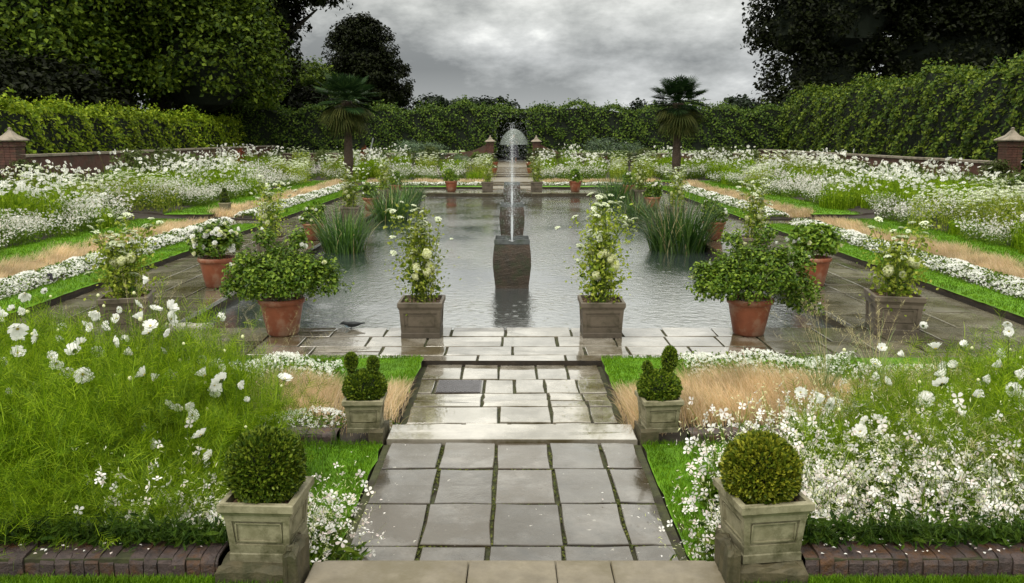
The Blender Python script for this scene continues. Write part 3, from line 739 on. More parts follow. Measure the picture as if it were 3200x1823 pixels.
def hedge(name, label, p0, p1, z0, z1, th, m, leaf, dens, nrm, shoots=0, core='core', stilts=0, hole=None, bulge=.22, wav=.25):
    """leafy wall from p0 to p1 (xy); nrm = outward xy normal of the face the garden sees"""
    t = thing(name, label, 'hedge', (p0[0], p0[1], 0))
    a = np.array([0.,0.]); b = np.array(p1)-np.array(p0); L_ = np.linalg.norm(b); u = b/L_; n2 = np.array(nrm)
    mb = MB()
    def top(s): return z1 + wav*np.sin(s*.9+1) *.5 + wav*.5*np.sin(s*2.7)
    n = int(L_*(z1-z0)*dens); s_ = R.uniform(0, L_, n); z_ = z0 + (top(s_)-z0)*R.uniform(0,1,n)
    bul = bulge*(np.sin(s_*2.9+z_*1.7)*np.sin(z_*2.6+s_*.8)) + R.normal(0,.10,n)
    P = np.column_stack([u[0]*s_ + n2[0]*bul, u[1]*s_ + n2[1]*bul, z_])
    N_ = np.column_stack([np.full(n,n2[0]), np.full(n,n2[1]), np.full(n,.7)]) + rdir(n)*.9
    sc = leaf*R.uniform(.6,1.35,n)
    n3 = int(L_*th*dens*1.1); s3 = R.uniform(0,L_,n3); q3 = R.uniform(0,th,n3)
    P3 = np.column_stack([u[0]*s3 - n2[0]*q3, u[1]*s3 - n2[1]*q3, top(s3)+R.normal(0,.09,n3)])
    N3 = rdir(n3)*.8 + [0,0,1]
    # rear face, thinner
    n4 = n//3; s4 = R.uniform(0,L_,n4); z4 = z0+(top(s4)-z0)*R.uniform(0,1,n4)
    P4 = np.column_stack([u[0]*s4-n2[0]*(th+R.normal(0,.1,n4)), u[1]*s4-n2[1]*(th+R.normal(0,.1,n4)), z4])
    PP = np.concatenate([P,P3,P4]); NN = np.concatenate([N_,N3,rdir(n4)]); SS = np.concatenate([sc, leaf*R.uniform(.6,1.3,n3), leaf*R.uniform(.7,1.3,n4)])
    if shoots:
        sh = int(L_*shoots); s5 = R.uniform(0,L_,sh)
        for k in range(6):
            h5 = R.uniform(0,.42,sh)
            P5 = np.column_stack([u[0]*s5-n2[0]*R.uniform(0,th*.5,sh)+R.normal(0,.05,sh), u[1]*s5-n2[1]*R.uniform(0,th*.5,sh)+R.normal(0,.05,sh), top(s5)+h5])
            PP = np.concatenate([PP,P5]); NN = np.concatenate([NN,rdir(sh)+[0,0,.3]]); SS = np.concatenate([SS, leaf*R.uniform(.6,1.1,sh)])
    if hole:
        xc, hw, zt = hole
        xw = PP[:,0]+p0[0]; inside = ((xw-xc)/hw)**2 + (np.maximum(PP[:,2]-(zt-hw),0)/hw)**2 < 1
        PP, NN, SS = PP[~inside], NN[~inside], SS[~inside]
    tpl = (LEAF_V, LEAF_F)
    mb.scatter(*tpl, frames(NN, SS), PP)
    mb.build('foliage', M[m], t)
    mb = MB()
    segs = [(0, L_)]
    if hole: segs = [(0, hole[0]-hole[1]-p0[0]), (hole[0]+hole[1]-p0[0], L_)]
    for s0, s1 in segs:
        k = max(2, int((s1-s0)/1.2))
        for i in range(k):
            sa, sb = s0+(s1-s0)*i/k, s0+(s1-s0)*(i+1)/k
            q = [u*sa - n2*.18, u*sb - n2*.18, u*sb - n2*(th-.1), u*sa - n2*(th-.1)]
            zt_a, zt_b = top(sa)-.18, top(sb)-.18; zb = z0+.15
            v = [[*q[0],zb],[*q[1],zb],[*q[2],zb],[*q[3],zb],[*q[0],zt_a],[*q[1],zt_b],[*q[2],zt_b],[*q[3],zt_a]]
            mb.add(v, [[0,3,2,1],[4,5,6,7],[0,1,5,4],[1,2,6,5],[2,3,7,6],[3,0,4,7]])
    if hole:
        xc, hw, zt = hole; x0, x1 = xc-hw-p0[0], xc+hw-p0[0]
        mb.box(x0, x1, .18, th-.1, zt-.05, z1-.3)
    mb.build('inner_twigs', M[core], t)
    if stilts:
        for i in range(int(L_/stilts)):
            s0 = (i+.5)*stilts + R.uniform(-.2,.2); x, y = u*s0 - n2*.35
            if hole and abs(x+p0[0]-hole[0]) < hole[1]+.1: continue
            mb = MB(); mb.tube([(x,y,.5),(x+R.normal(0,.03),y,z0*.6+.5),(x,y,z0+.8)], [.06,.05,.04], 6); mb.build('trunk', M['bark'], t)
    return t
# clipped lime hedge on the left in separate bushy lengths
y = 25.0; lens = [2.6,3.6,4.2,3.6,5.0,4.6,3.4]
words_ = ['nearest', 'second', 'third', 'fourth', 'fifth', 'sixth', 'farthest']
for i, q in enumerate(lens):
    hedge('lime_hedge', f'light green clipped lime hedge block behind the left wall, {words_[i]} from the capped pillar', (-16.3-R.uniform(0,.15), y), (-16.3, y+q-.18), .6, 2.95+R.uniform(-.08,.06), 1.2, 'lime', .155, 165, (1,0), shoots=5.0, wav=.26, bulge=.32)
    y += q
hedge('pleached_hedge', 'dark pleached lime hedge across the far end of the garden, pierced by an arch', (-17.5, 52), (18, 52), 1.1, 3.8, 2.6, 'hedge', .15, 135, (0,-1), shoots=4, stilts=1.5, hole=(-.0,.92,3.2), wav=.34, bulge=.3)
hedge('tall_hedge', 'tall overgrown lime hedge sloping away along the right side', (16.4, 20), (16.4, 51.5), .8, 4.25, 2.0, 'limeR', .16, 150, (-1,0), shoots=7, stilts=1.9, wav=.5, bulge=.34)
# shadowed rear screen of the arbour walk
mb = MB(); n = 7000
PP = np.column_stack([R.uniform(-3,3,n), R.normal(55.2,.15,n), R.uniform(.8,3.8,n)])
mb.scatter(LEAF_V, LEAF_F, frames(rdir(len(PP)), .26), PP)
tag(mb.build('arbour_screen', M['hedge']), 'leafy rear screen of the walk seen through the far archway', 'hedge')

# ------------------------------------------------------------------ palms
def palm():
    t = thing('fan_palm', 'fan palm standing against the sky right of the fountain', 'palm tree')
    mb = MB(); rr = []
    for i in range(26):
        z = i*3.1/25; r = .15 + .05*math.sin(i*.4)*.3 + (.05 if i > 15 else 0) - (.03 if i < 4 else 0)
        a = np.linspace(0, 2*PI, 12, endpoint=False)
        rr.append(np.stack([np.cos(a)*(r+R.uniform(0,.035,12)), np.sin(a)*(r+R.uniform(0,.035,12)), np.full(12,z)], 1))
    mb.rings(rr); mb.build('trunk', M['palmtrunk'], t)
    def fan(mb, base, az, el, stalk, rad, droop, mat):
        d = np.array([math.cos(el)*math.cos(az), math.cos(el)*math.sin(az), math.sin(el)])
        hub = np.array(base) + d*stalk
        mb.tube([base, tuple(np.array(base)+d*stalk*.5+[0,0,.05]), tuple(hub)], [.02,.015,.012], 4, mat)
        side = np.array([-math.sin(az), math.cos(az), 0]); upv = np.cross(d, side)*-1
        n = 24
        for k in range(n):
            a = (k/(n-1)-.5)*math.radians(250)
            q = d*math.cos(a) + side*math.sin(a)
            L_ = rad*(1-.25*abs(a)/2.2)*R.uniform(.9,1.08)
            wv = np.cross(q, upv); ww = .026
            p0 = hub; p1 = hub+q*L_*.55+upv*.03*L_; p2 = hub+q*L_*.95 - np.array([0,0,droop*L_])
            v = [p0, p1-wv*ww, p2, p1+wv*ww]
            mb.add(v, [[0,1,2,3]], mat)
    mb = MB()
    for k in range(44):
        fan(mb, (0,0,3.15), k*2.399, 1.3-1.75*(k/44)**.9+R.normal(0,.08), R.uniform(.55,.95), R.uniform(.55,.75), R.uniform(.02,.2), 0)
    mb.build('fronds', M['palm'], t)
    mb = MB()
    for k in range(40):
        fan(mb, (0,0,3.05), k*2.399+.7, R.uniform(-1.25,-.35), R.uniform(.5,.9), R.uniform(.6,.85), R.uniform(.2,.5), 0)
    mb.build('hanging_fronds', M['palmold'], t)
    return t
M['palmtrunk'] = solid('palm_trunk', (.03,.02,.014), (.085,.055,.04), 30, (.8,1), 1, 60, bdist=.03)
pm = palm(); place(pm, (6.95, 36, .45), .4, (1.05,1.05,.97))
pm2 = dup(pm); place(pm2, (-6.9, 36, .45), 2.6, (1.12,1.12,1.0), 'fan palm half lost against the dark tree left of the fountain')

# ------------------------------------------------------------------ fountain
def fountain_column(label, y, jet):
    t = thing('fountain_column', label, 'fountain', (0, y, 0))
    mb = MB()
    k = 9
    def ring(h, z, jit=.006):
        a = np.linspace(-h, h, k)
        r = [[q,-h,z] for q in a] + [[h,q,z] for q in a[1:]] + [[q,h,z] for q in a[::-1][1:]] + [[-h,q,z] for q in a[::-1][1:-1]]
        return np.array(r) + R.normal(0,jit*.22,(len(r),3))
    zz_ = np.concatenate([[-.5], np.linspace(-.12,.525,30)])
    mb.rings([ring(np.interp(z,[-.5,-.1,.05,.18,.30,.42,.51,.525],[.245,.25,.268,.282,.284,.275,.262,.258]), z) for z in zz_])
    mb.build('barrel_pier', M['fount'], t)
    mb = MB()
    # lead cistern: four thin walls with a notched front and back lip, and a floor of dark water
    h = .262; th = .012; z0, z1 = .527, .60
    for sx in (-1, 1):
        a, b = sorted((sx*h, sx*(h-th))); mb.box(a, b, -h, h, z0, z1)
    for sy in (-1, 1):
        a, b = sorted((sy*h, sy*(h-th)))
        prof_ = [(-h+th,z1),(-.06,z1-.004),(-.02,z1-.028),(.0,z1-.034),(.02,z1-.028),(.06,z1-.004),(h-th,z1)]
        for (xa,za),(xb,zb) in zip(prof_[:-1], prof_[1:]):
            v = [[xa,a,z0],[xb,a,z0],[xb,b,z0],[xa,b,z0],[xa,a,za],[xb,a,zb],[xb,b,zb],[xa,b,za]]
            mb.add(v, [[0,3,2,1],[4,5,6,7],[0,1,5,4],[1,2,6,5],[2,3,7,6],[3,0,4,7]])
    mb.build('lead_cistern', M['lead'], t)
    mb = MB(); mb.add([[-.248,-.248,.545],[.248,-.248,.545],[.248,.248,.545],[-.248,.248,.545]], [[0,1,2,3]]); mb.build('cistern_water', M['water'], t)
    n, hgt, spread = jet
    mb = MB()
    OCT_V = np.array([[1,0,0],[0,1,0],[-1,0,0],[0,-1,0],[0,0,2.2],[0,0,-2.2]])*.5
    OCT_F = np.array([[0,1,4],[1,2,4],[2,3,4],[3,0,4],[1,0,5],[2,1,5],[3,2,5],[0,3,5]])
    q = R.uniform(0,1,n)**1.6; zz = .55 + q*hgt
    rad = .006 + spread*np.minimum(q*2.2, 1)*np.abs(R.normal(0,.5,n))
    an = R.uniform(0,2*PI,n)
    P = np.stack([rad*np.cos(an), rad*np.sin(an), zz], 1)
    # thin continuous core
    m2 = n//7; q2 = R.uniform(0,1,m2); P2 = np.stack([R.normal(0,.004+.014*q2), R.normal(0,.004+.014*q2), .55+q2*hgt*1.0], 1)
    # falling drops
    m3 = n//2; q3 = R.uniform(0,1,m3); a3 = R.uniform(0,2*PI,m3); r3 = spread*(.5+1.4*np.abs(R.normal(0,.6,m3)))
    P3 = np.stack([r3*np.cos(a3), r3*np.sin(a3), .1+q3*hgt*.9], 1)
    m4 = n//2; q4 = R.uniform(.25,1,m4); a4 = R.uniform(0,2*PI,m4); r4 = spread*(.4+2.2*q4)*np.sqrt(R.uniform(0,1,m4))
    P4 = np.stack([r4*np.cos(a4), r4*np.sin(a4), .55+q4*hgt*1.12-R.uniform(0,.25,m4)], 1)
    P = np.concatenate([P,P2,P3,P4]); N = len(P)
    sz = np.concatenate([R.uniform(.002,.0055,n), R.uniform(.003,.006,m2), R.uniform(.002,.005,m3), R.uniform(.0015,.004,m4)])
    Mx = np.zeros((N,3,3)); Mx[:,0,0] = Mx[:,1,1] = Mx[:,2,2] = sz
    mb.scatter(OCT_V, OCT_F, Mx, P)
    mb.tube([(0,0,.54),(0,0,.62),(0,0,.80),(0,0,.95)], [.006,.012,.016,.004], 6)
    mb.build('water_jet', M['spray'], t)
fountain_column('mossy brick fountain pier nearest the camera with lead cistern and jet', 12.6, (2600, 1.75, .13))
fountain_column('second fountain pier seen behind the front cistern', 19.2, (1600, 1.4, .16))
fountain_column('third and smallest fountain pier at the far end of the pool', 28.0, (900, 1.3, .16))

# ------------------------------------------------------------------ containers
def terracotta_mesh():
    mb = MB()
    mb.lathe([(.155,0),(.165,.02),(.195,.18),(.222,.325),(.226,.335),(.240,.345),(.246,.36),(.247,.385),(.240,.40),(.222,.40),(.214,.385),(.20,.34)], 36, cap1=False)
    return mb.mesh('pot', M['terra'], True)
def soil_disc(r, z, m='bark_chip'):
    mb = MB(); a = np.linspace(0,2*PI,20,endpoint=False)
    mb.rings([np.stack([np.cos(a)*r,np.sin(a)*r,np.full(20,z)],1), np.stack([np.cos(a)*r*.5,np.sin(a)*r*.5,z+R.uniform(.0,.02,20)],1)], cap0=False)
    return mb.mesh('soil', M[m])
def square_planter_mesh(w_, h, wb, m, rim=.03):
    """tapered box with rim, recessed front panel with frame and plinth; open top"""
    mb = MB(); q = w_/2; b = wb/2
    def hw(z): return b + (q-.012-b)*z/h
    mb.sq([(b+.006,0),(b+.006,h*.13),(hw(h*.13)-.0,h*.15)], cap1=False)
    # wall body recessed, frame bars proud of it
    mb.sq([(hw(h*.15)-.010,h*.15),(hw(h*.80)-.010,h*.80)], cap0=False, cap1=False)
    for (z0, z1) in ((h*.15,h*.29),(h*.70,h*.80)):
        mb.sq([(hw(z0),z0),(hw(z1),z1)], cap0=True, cap1=True)
    for sx in (-1,1):
        for sy in (-1,1):
            t = w_*.085
            rr = []
            for z in (h*.28,h*.71):
                H_ = hw(z)-.001
                x0, x1 = sorted((sx*H_, sx*(H_-t))); y0, y1 = sorted((sy*H_, sy*(H_-t)))
                rr.append(np.array([[x0,y0,z],[x1,y0,z],[x1,y1,z],[x0,y1,z]]))
            mb.rings(rr)
    mb.sq([(hw(h*.8)+.002,h*.80),(q-.008,h*.84),(q-.004,h*.86),(q,h*.875),(q,h*.985),(q-.005,h),(q-rim,h),(q-rim-.012,h*.75)], cap1=False)
    # inset moulding rectangle on each face
    for k in range(4):
        ca, sa = math.cos(k*PI/2), math.sin(k*PI/2)
        for (x0,x1,z0,z1) in ((-.30,.30,.33,.35),(-.30,.30,.64,.66),(-.31,-.29,.35,.64),(.29,.31,.35,.64)):
            v = []
            for z in (z0,z1):
                for x in (x0,x1):
                    for d in (-.012, -.004):
                        yy = -(hw(h*z)+d); xx = x*w_
                        v.append([xx*ca-yy*sa, xx*sa+yy*ca, h*z])
            mb.add(v, [[0,1,3,2],[4,6,7,5],[0,4,5,1],[2,3,7,6],[1,5,7,3],[0,2,6,4]])
    return mb.mesh('planter_box', m)
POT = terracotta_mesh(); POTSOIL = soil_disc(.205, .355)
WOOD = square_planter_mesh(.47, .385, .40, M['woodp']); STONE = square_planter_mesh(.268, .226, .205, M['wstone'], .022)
def sqsoil(h, z):
    mb = MB(); n = 9; a = np.linspace(-h,h,n); A,B = np.meshgrid(a,a); Zz = z+R.uniform(0,.012,A.shape)
    i = (np.arange(n-1)[:,None]*n+np.arange(n-1)[None]).ravel()
    mb.add(np.stack([A.ravel(),B.ravel(),Zz.ravel()],1), np.stack([i,i+1,i+n+1,i+n],1)); 
    P = np.column_stack([R.uniform(-h,h,160),R.uniform(-h,h,160),np.full(160,z+.014)]); mb.scatter(QUAD_V,QUAD_F,frames(rdir(160)*.5+[0,0,1],R.uniform(.012,.028,160)),P)
    return mb.mesh('soil', M['bark_chip'])
WSOIL = sqsoil(.212, .345); SSOIL = sqsoil(.112, .19)

def bush_mesh(name, blobs, nclump, per, leaf, crad, m, inner=.4, six=True, stems=0, z0=0):
    mb = MB()
    crown(mb, blobs, nclump, per, leaf, crad, tpl=(LEAF6_V, LEAF6_F) if six else (LEAF_V, LEAF_F), inner=inner, squash=.8)
    if len(blobs) > 6:
        for q in range(34):
            c, r = blobs[q % len(blobs)]; d = rdir(1)[0]; d[2] = abs(d[2])*1.1; L_ = R.uniform(1.15,1.75); c = np.array(c); r = np.array(r)
            pts = [c+d*r*t for t in np.linspace(.7,L_,6)]; pts = [p_ + np.array([0,0,-.05*k*k/25]) for k, p_ in enumerate(pts)]
            mb.tube([tuple(p_) for p_ in pts], .0035, 3)
            for p_ in pts[1:]:
                mb.scatter(LEAF6_V,LEAF6_F,frames(rdir(5)+[0,0,.5],leaf*R.uniform(.6,1.0,5)),p_+R.normal(0,.022,(5,3)))
    if stems:
        P = disc_pts(stems, .12); P[:,2] = z0; blades(mb, P, R.uniform(0,2*PI,stems), R.uniform(.25,.5,stems), .008, R.uniform(0,.3,stems), R.uniform(.2,.8,stems))
    return mb.mesh(name, M[m])
def rose_flower_mesh(size, m='white'):
    mb = MB()
    for k, (s_, z) in enumerate(((1,0),(.78,.10),(.5,.2),(.3,.26))):
        v, q, t_ = flower_arrays(6, cup=.22+.12*k, wid=1.1)
        v = v*size*np.array([s_,s_,1]) + [0,0,z*size*.6]
        ca, sa = math.cos(k*.5), math.sin(k*.5); v = v @ np.array([[ca,sa,0],[-sa,ca,0],[0,0,1]])
        b = mb.n; mb.add(v, q); mb.f.append((t_+b, 0))
    return mb.mesh('flower', M[m])
ROSE = [rose_flower_mesh(.075), rose_flower_mesh(.06), rose_flower_mesh(.065,'cream')]
def add_flowers(parent, n, blobs, zmin, pool, front=.0, scl=1):
    for k in range(n):
        c, r = random.choice(blobs)
        for _ in range(40):
            d = Vector(tuple(rdir(1)[0]))
            if d.z > -.35 and d.y < .75: break
        p = Vector(c) + Vector((d.x*r[0], d.y*r[1], d.z*r[2]))*random.uniform(1.04,1.17)
        o = link('flower', random.choice(pool), parent); o.location = p
        o.rotation_euler = (d*.7+Vector((0,-.25,.5))).to_track_quat('Z','Y').to_euler(); o.scale = (random.uniform(.8,1.15)*scl,)*3
def potted_rose(label, loc, blobs, nclump, leaf=.055, nfl=12, rz=0, scale=1, per=16, six=True, m='rose', group='terracotta pots of roses round the pool', flscl=1, extra=None):
    t = thing('potted_rose', label, 'potted plant', loc, rz, group, scale)
    link('pot', POT, t); link('soil', POTSOIL, t)
    b = link('rose_bush', bush_mesh('rose_bush', blobs, nclump, per, leaf, .085, m, inner=.45, six=six, stems=26, z0=.36), t)
    add_flowers(b, nfl, blobs, .4, ROSE, scl=flscl)
    if extra:
        mb = MB(); n = extra; P = disc_pts(n,.2); P[:,2] = .4
        blades(mb, P, R.uniform(0,2*PI,n), R.uniform(.45,.95,n), .009, R.uniform(0,.25,n), R.uniform(.5,1.9,n), seg=5)
        mb.build('arching_grass', M['reed'], b)
    return t
# the two big front pots
potted_rose('terracotta pot with a wide sprawling rose at the front left of the pool', (-2.47, 8.85, 0), [((0,0,.62),(.40,.36,.24)), ((-.25,0,.58),(.30,.28,.20)), ((.28,0,.60),(.32,.28,.22)), ((.05,.05,.76),(.24,.22,.18)), ((.42,.05,.52),(.2,.2,.16)), ((-.42,0,.48),(.2,.2,.14)), ((0,-.2,.5),(.25,.16,.14)), ((-.14,0,1.0),(.09,.09,.12)), ((.2,.05,.98),(.08,.08,.12)), ((-.46,0,.66),(.10,.1,.08)), ((.5,0,.7),(.12,.1,.09)), ((-.33,-.1,.8),(.1,.1,.09))], 700, nfl=16, leaf=.04, extra=50, flscl=.8)
potted_rose('terracotta pot with a wide rose trailing down its right side at the front right', (2.55, 8.85, 0), [((0,0,.64),(.42,.36,.25)), ((-.32,0,.56),(.28,.26,.2)), ((.28,0,.62),(.34,.28,.22)), ((.0,.05,.78),(.25,.22,.18)), ((.50,.0,.42),(.2,.2,.2)), ((-.45,-.1,.50),(.16,.18,.14)), ((.62,0,.30),(.14,.14,.14)), ((-.1,-.2,.5),(.25,.16,.14)), ((-.2,0,1.0),(.09,.09,.12)), ((.16,.05,1.02),(.08,.08,.13)), ((-.5,0,.68),(.10,.1,.08)), ((.5,0,.78),(.12,.1,.09)), ((.3,-.1,.86),(.1,.1,.09))], 740, nfl=14, leaf=.04, extra=30, flscl=.8)
rb = [((0,0,.54),(.27,.25,.19)), ((-.12,0,.62),(.2,.2,.17)), ((.12,0,.62),(.2,.2,.17)), ((0,0,.70),(.17,.17,.12))]
potted_rose('terracotta pot of dense white roses on the left paving', (-4.16, 11.75, 0), rb, 230, nfl=48, leaf=.06, scale=1.06, flscl=1.35)
potted_rose('pale weathered terracotta pot with a leafy rose on the right paving', (4.28, 11.85, 0), rb, 260, nfl=20, leaf=.06, scale=1.04)
rr_ = [((0,0,.5),(.25,.22,.17)), ((.02,0,.62),(.2,.18,.15)), ((.1,0,.72),(.14,.14,.12))]
pots = []
for (x, y, lab, nf, sc) in ((-4.06,17.15,'terracotta pot of white roses beside the nearest left iris clump',14,.88), (4.14,17.2,'terracotta pot of white roses behind the big right iris clump',16,.95),
        (-4.07,24.25,'terracotta pot of white roses past the second left iris clump',16,.9), (4.05,24.3,'terracotta pot with pink tinged roses beyond the big right iris clump',14,.95),
        (-4.2,30.4,'terracotta pot mostly hidden by the farthest left iris clump',12,.95), (4.2,30.4,'terracotta pot by the far right corner of the pool',12,.95),
        (-2.33,32.5,'terracotta pot of green leaves left on the far poolside',6,1.0), (2.43,32.5,'terracotta pot of green leaves right on the far poolside',7,1.0)):
    pots.append(potted_rose(lab, (x,y,0), rr_, 120, nfl=nf, leaf=.075, rz=R.uniform(0,6), scale=sc, per=14, six=False, flscl=1.25))
for (x, y, z, lab) in ((-.86,41.0,.33,'small terracotta pot beside the far steps, lower left'), (.86,41.0,.33,'small terracotta pot beside the far steps, lower right'), (-.86,43.6,.545,'small terracotta pot at the top of the far steps, left'), (.86,43.6,.545,'small terracotta pot at the top of the far steps, right')):
    t = thing('potted_plant', lab, 'potted plant', (x,y,z), 0, 'small pots on the far steps', .62)
    link('pot', POT, t); link('plant', bush_mesh('plant', [((0,0,.5),(.22,.22,.15))], 40, 12, .07, .08, 'oliv', six=False), t)

# tall ammi and hydrangea planting in square boxes
def umbel_mesh():
    mb = MB(); n = 70; r = np.sqrt(R.uniform(0,1,n))*.5; a = R.uniform(0,2*PI,n)
    P = np.stack([r*np.cos(a), r*np.sin(a), .2-.7*r**2+R.normal(0,.015,n)],1)
    mb.scatter(QUAD_V,QUAD_F,frames(rdir(n)*.35+[0,0,1],R.uniform(.10,.17,n)),P,0)
    n = 16; a = np.linspace(0,2*PI,n,endpoint=False); tip = np.stack([np.cos(a)*.42,np.sin(a)*.42,np.full(n,.06)],1); 
    for p in tip: mb.tube([(0,0,-.28),tuple(p*.5+np.array([0,0,-.06])),tuple(p)],.012,3,1)
    return mb.mesh('umbel', [M['umbel'], M['stem']])
UMB = umbel_mesh()
def panicle_mesh():
    mb = MB(); n = 170; d = rdir(n); P = d*np.array([.42,.42,.5])*R.uniform(.75,1,(n,1))
    scat_flower(mb, flower_arrays(4,cup=.1,wid=.9), frames(d+rdir(n)*.4, R.uniform(.16,.24,n)), P, 0)
    return mb.mesh('hydrangea_head', M['cream'])
PAN = panicle_mesh()
def ammi_plant(parent, h, nst, wid, numb, npan, six=True, fol=1.0, panz=(.25,.5), umbs=.055, wild=0):
    """stems, lacy leaves, umbels on top, cream heads below"""
    P = disc_pts(nst, .13); P[:,2] = .35
    st = MB(); az = R.uniform(0,2*PI,nst); L_ = h*R.uniform(.55,1.0,nst); l1 = R.uniform(.0,wid,nst)
    if wild: L_[:wild] = h*R.uniform(.8,.95,wild); l1[:wild] = R.uniform(.5,.85,wild); az[:wild] = R.choice([.2,PI-.2],wild)
    tips, d = blades(st, P, az, L_, .008, R.uniform(0,.12,nst), l1, seg=4, tipw=.5)
    blades(st, P, az, L_, .008, 0.06, l1, seg=4, tipw=.5, face=az)
    st.build('stems', M['stem'], parent)
    lf = MB(); n = int(1500*fol)
    a = R.integers(0,nst,n); f = R.uniform(.12,.95,n)
    pos = P[a]*(1-f)[:,None] + tips[a]*f[:,None]
    k = np.exp(-((f-.35)/.35)**2)
    pos += R.normal(0,1,(n,3))*(.035+.07*k)[:,None]
    lf.scatter(LEAF_V,LEAF_F,frames(rdir(n)+[0,0,.5],R.uniform(.022,.055,n)),pos)
    n = int(30*fol); a = R.integers(0,nst,n); f = R.uniform(.1,.5,n); pos = P[a]*(1-f)[:,None]+tips[a]*f[:,None]+R.normal(0,.06,(n,3))
    lf.scatter(LEAF6_V,LEAF6_F,frames(rdir(n)+[0,0,.6],R.uniform(.07,.12,n)),pos,1)
    lf.build('leaves', [M['ammi'], M['rose']], parent)
    order = np.argsort(-tips[:,2]); pts = [tips[i] for i in order[:numb]]
    while len(pts) < numb:
        i = R.integers(0,nst); f = R.uniform(.6,.95); pts.append(P[i]*(1-f)+tips[i]*f + R.normal(0,.09,3)*np.array([1.2,1,.8]))
    for p in pts:
        o = link('umbel', UMB, parent); o.location = tuple(p); s_ = umbs*R.uniform(.6,1.35); o.scale = (s_,)*3
        o.rotation_euler = (R.normal(0,.3),R.normal(0,.3),R.uniform(0,6))
    for k in range(npan):
        o = link('hydrangea_head', PAN, parent); a_ = R.uniform(0,2*PI); q = R.uniform(.05,.17)
        o.location = (q*math.cos(a_), q*math.sin(a_)-.06, .35+h*R.uniform(*panz)); s_ = R.uniform(.075,.115); o.scale = (s_,s_,s_*1.1)
        o.rotation_euler = (R.normal(0,.4),R.normal(0,.4),0)
def planter_ammi(label, loc, rz, h, scale=1, **k):
    t = thing('box_planter', label, 'planter', loc, rz, 'square box planters of ammi round the pool', scale)
    link('planter_box', WOOD, t); link('soil', WSOIL, t)
    p = bpy.data.objects.new('planting', None); col.objects.link(p); p.parent = t; p.empty_display_size = .1
    ammi_plant(p, h, **k)
    return t
planter_ammi('square brown box of tall white umbel flowers left of the near fountain', (-.965, 8.85, 0), .0, 1.12, nst=26, wid=.28, numb=56, npan=16, fol=1.3, wild=3, umbs=.068)
planter_ammi('square brown box with the thickest tall umbels right of the near fountain', (.955, 8.85, 0), .0, 1.16, nst=34, wid=.34, numb=84, npan=12, fol=1.8, wild=4, umbs=.078)
planter_ammi('weathered square box of yellowing umbels at the near left corner of the paving', (-4.17, 8.95, 0), .25, .85, scale=1.08, nst=34, wid=.6, numb=62, npan=9, fol=1.3, wild=4, umbs=.075)
planter_ammi('weathered square box of drooping umbels at the near right corner of the paving', (4.16, 9.0, 0), -.18, .78, scale=1.1, nst=26, wid=.6, numb=44, npan=6, fol=1.0, wild=4, umbs=.065)
fb = planter_ammi('square box of tall pale umbels behind the front left rose pot', (-4.16, 14.5, 0), .05, 1.15, nst=26, wid=.42, numb=60, npan=8, fol=.8, umbs=.08)
for (x, y, lab, rz, sc) in ((4.16,14.5,'square box of tall pale umbels behind the front right rose pot',2.1,1.0), (-4.0,20.9,'square box of pale umbels between two left iris clumps',.7,1.0), (4.05,20.9,'square box of pale umbels half hidden by the big right iris',1.3,1.0),
        (-4.16,27.3,'square box of yellow green umbels near the far left corner of the pool',2.2,1.05), (4.16,27.3,'square box of yellow green umbels near the far right corner of the pool',.4,1.05),
        (-.94,32.45,'square box of umbels left of the far steps',.9,1.0), (.94,32.45,'square box of umbels right of the far steps',2.8,1.0)):
    place(dup(fb), (x,y,0), round(rz/(PI/2))*PI/2+.03, sc, lab)

# clipped box in stone planters
def frames_y(d, size):
    y = unit(np.asarray(d, float)); N = len(y); x = unit(np.cross(y, rdir(N))); z = np.cross(x, y)
    return np.stack([x, y, z], 2)*np.broadcast_to(size, (N,))[:, None, None]
def box_ball(name, blobs, n, leaf, parent, m='box'):
    mb = MB(); N = 0
    bl = [(np.array(c,float),np.array(r,float)) for c,r in blobs]; w_ = np.array([r[0]*r[2] for c,r in bl]); w_ /= w_.sum()
    pk = R.choice(len(bl), n, p=w_); d = rdir(n)
    C = np.array([bl[k][0] for k in pk]); Q = np.array([bl[k][1] for k in pk])
    lump = 1 + .045*np.sin(d[:,0]*9+d[:,2]*7)*np.sin(d[:,1]*8+2) + R.normal(0,.028,n) - np.where(R.uniform(size=n)<.35, R.uniform(0,.2,n), 0)
    P = C + d*Q*lump[:,None]
    up = d + rdir(n)*.7 + [0,0,.25]
    mb.scatter(LEAF6_V,LEAF6_F,frames_y(d+rdir(n)*.75+[0,0,.3],leaf*R.uniform(.7,1.3,n)),P)
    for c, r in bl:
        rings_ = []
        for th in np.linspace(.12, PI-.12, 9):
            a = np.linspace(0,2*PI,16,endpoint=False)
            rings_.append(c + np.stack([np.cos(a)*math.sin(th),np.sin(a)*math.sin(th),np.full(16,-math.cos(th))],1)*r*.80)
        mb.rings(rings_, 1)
    return mb.build(name, [M[m], M['core']], parent)
M['boxy'] = leafmat('box_leaf_golden', [(.028,.055,.004), (.11,.14,.010), (.29,.29,.025)], rough=.4, transl=.15, spec=.2)
def stone_planter(label, loc, rz, blobs, n, leaf, m='box', scale=1):
    t = thing('box_topiary', label, 'planter', loc, rz, 'stone planters of clipped box', scale)
    link('planter_box', STONE, t); link('soil', SSOIL, t); box_ball('clipped_box', blobs, n, leaf, t, m); return t
stone_planter('stone planter with a dark round box ball in the left foreground', (-.885, 2.86, .617), -.05, [((0,.0,.312),(.134,.134,.138))], 11000, .0165)
stone_planter('stone planter with a golden topped round box ball in the right foreground', (.905, 2.86, .617), .14, [((-.01,.0,.30),(.134,.134,.132))], 11000, .0175, 'boxy')
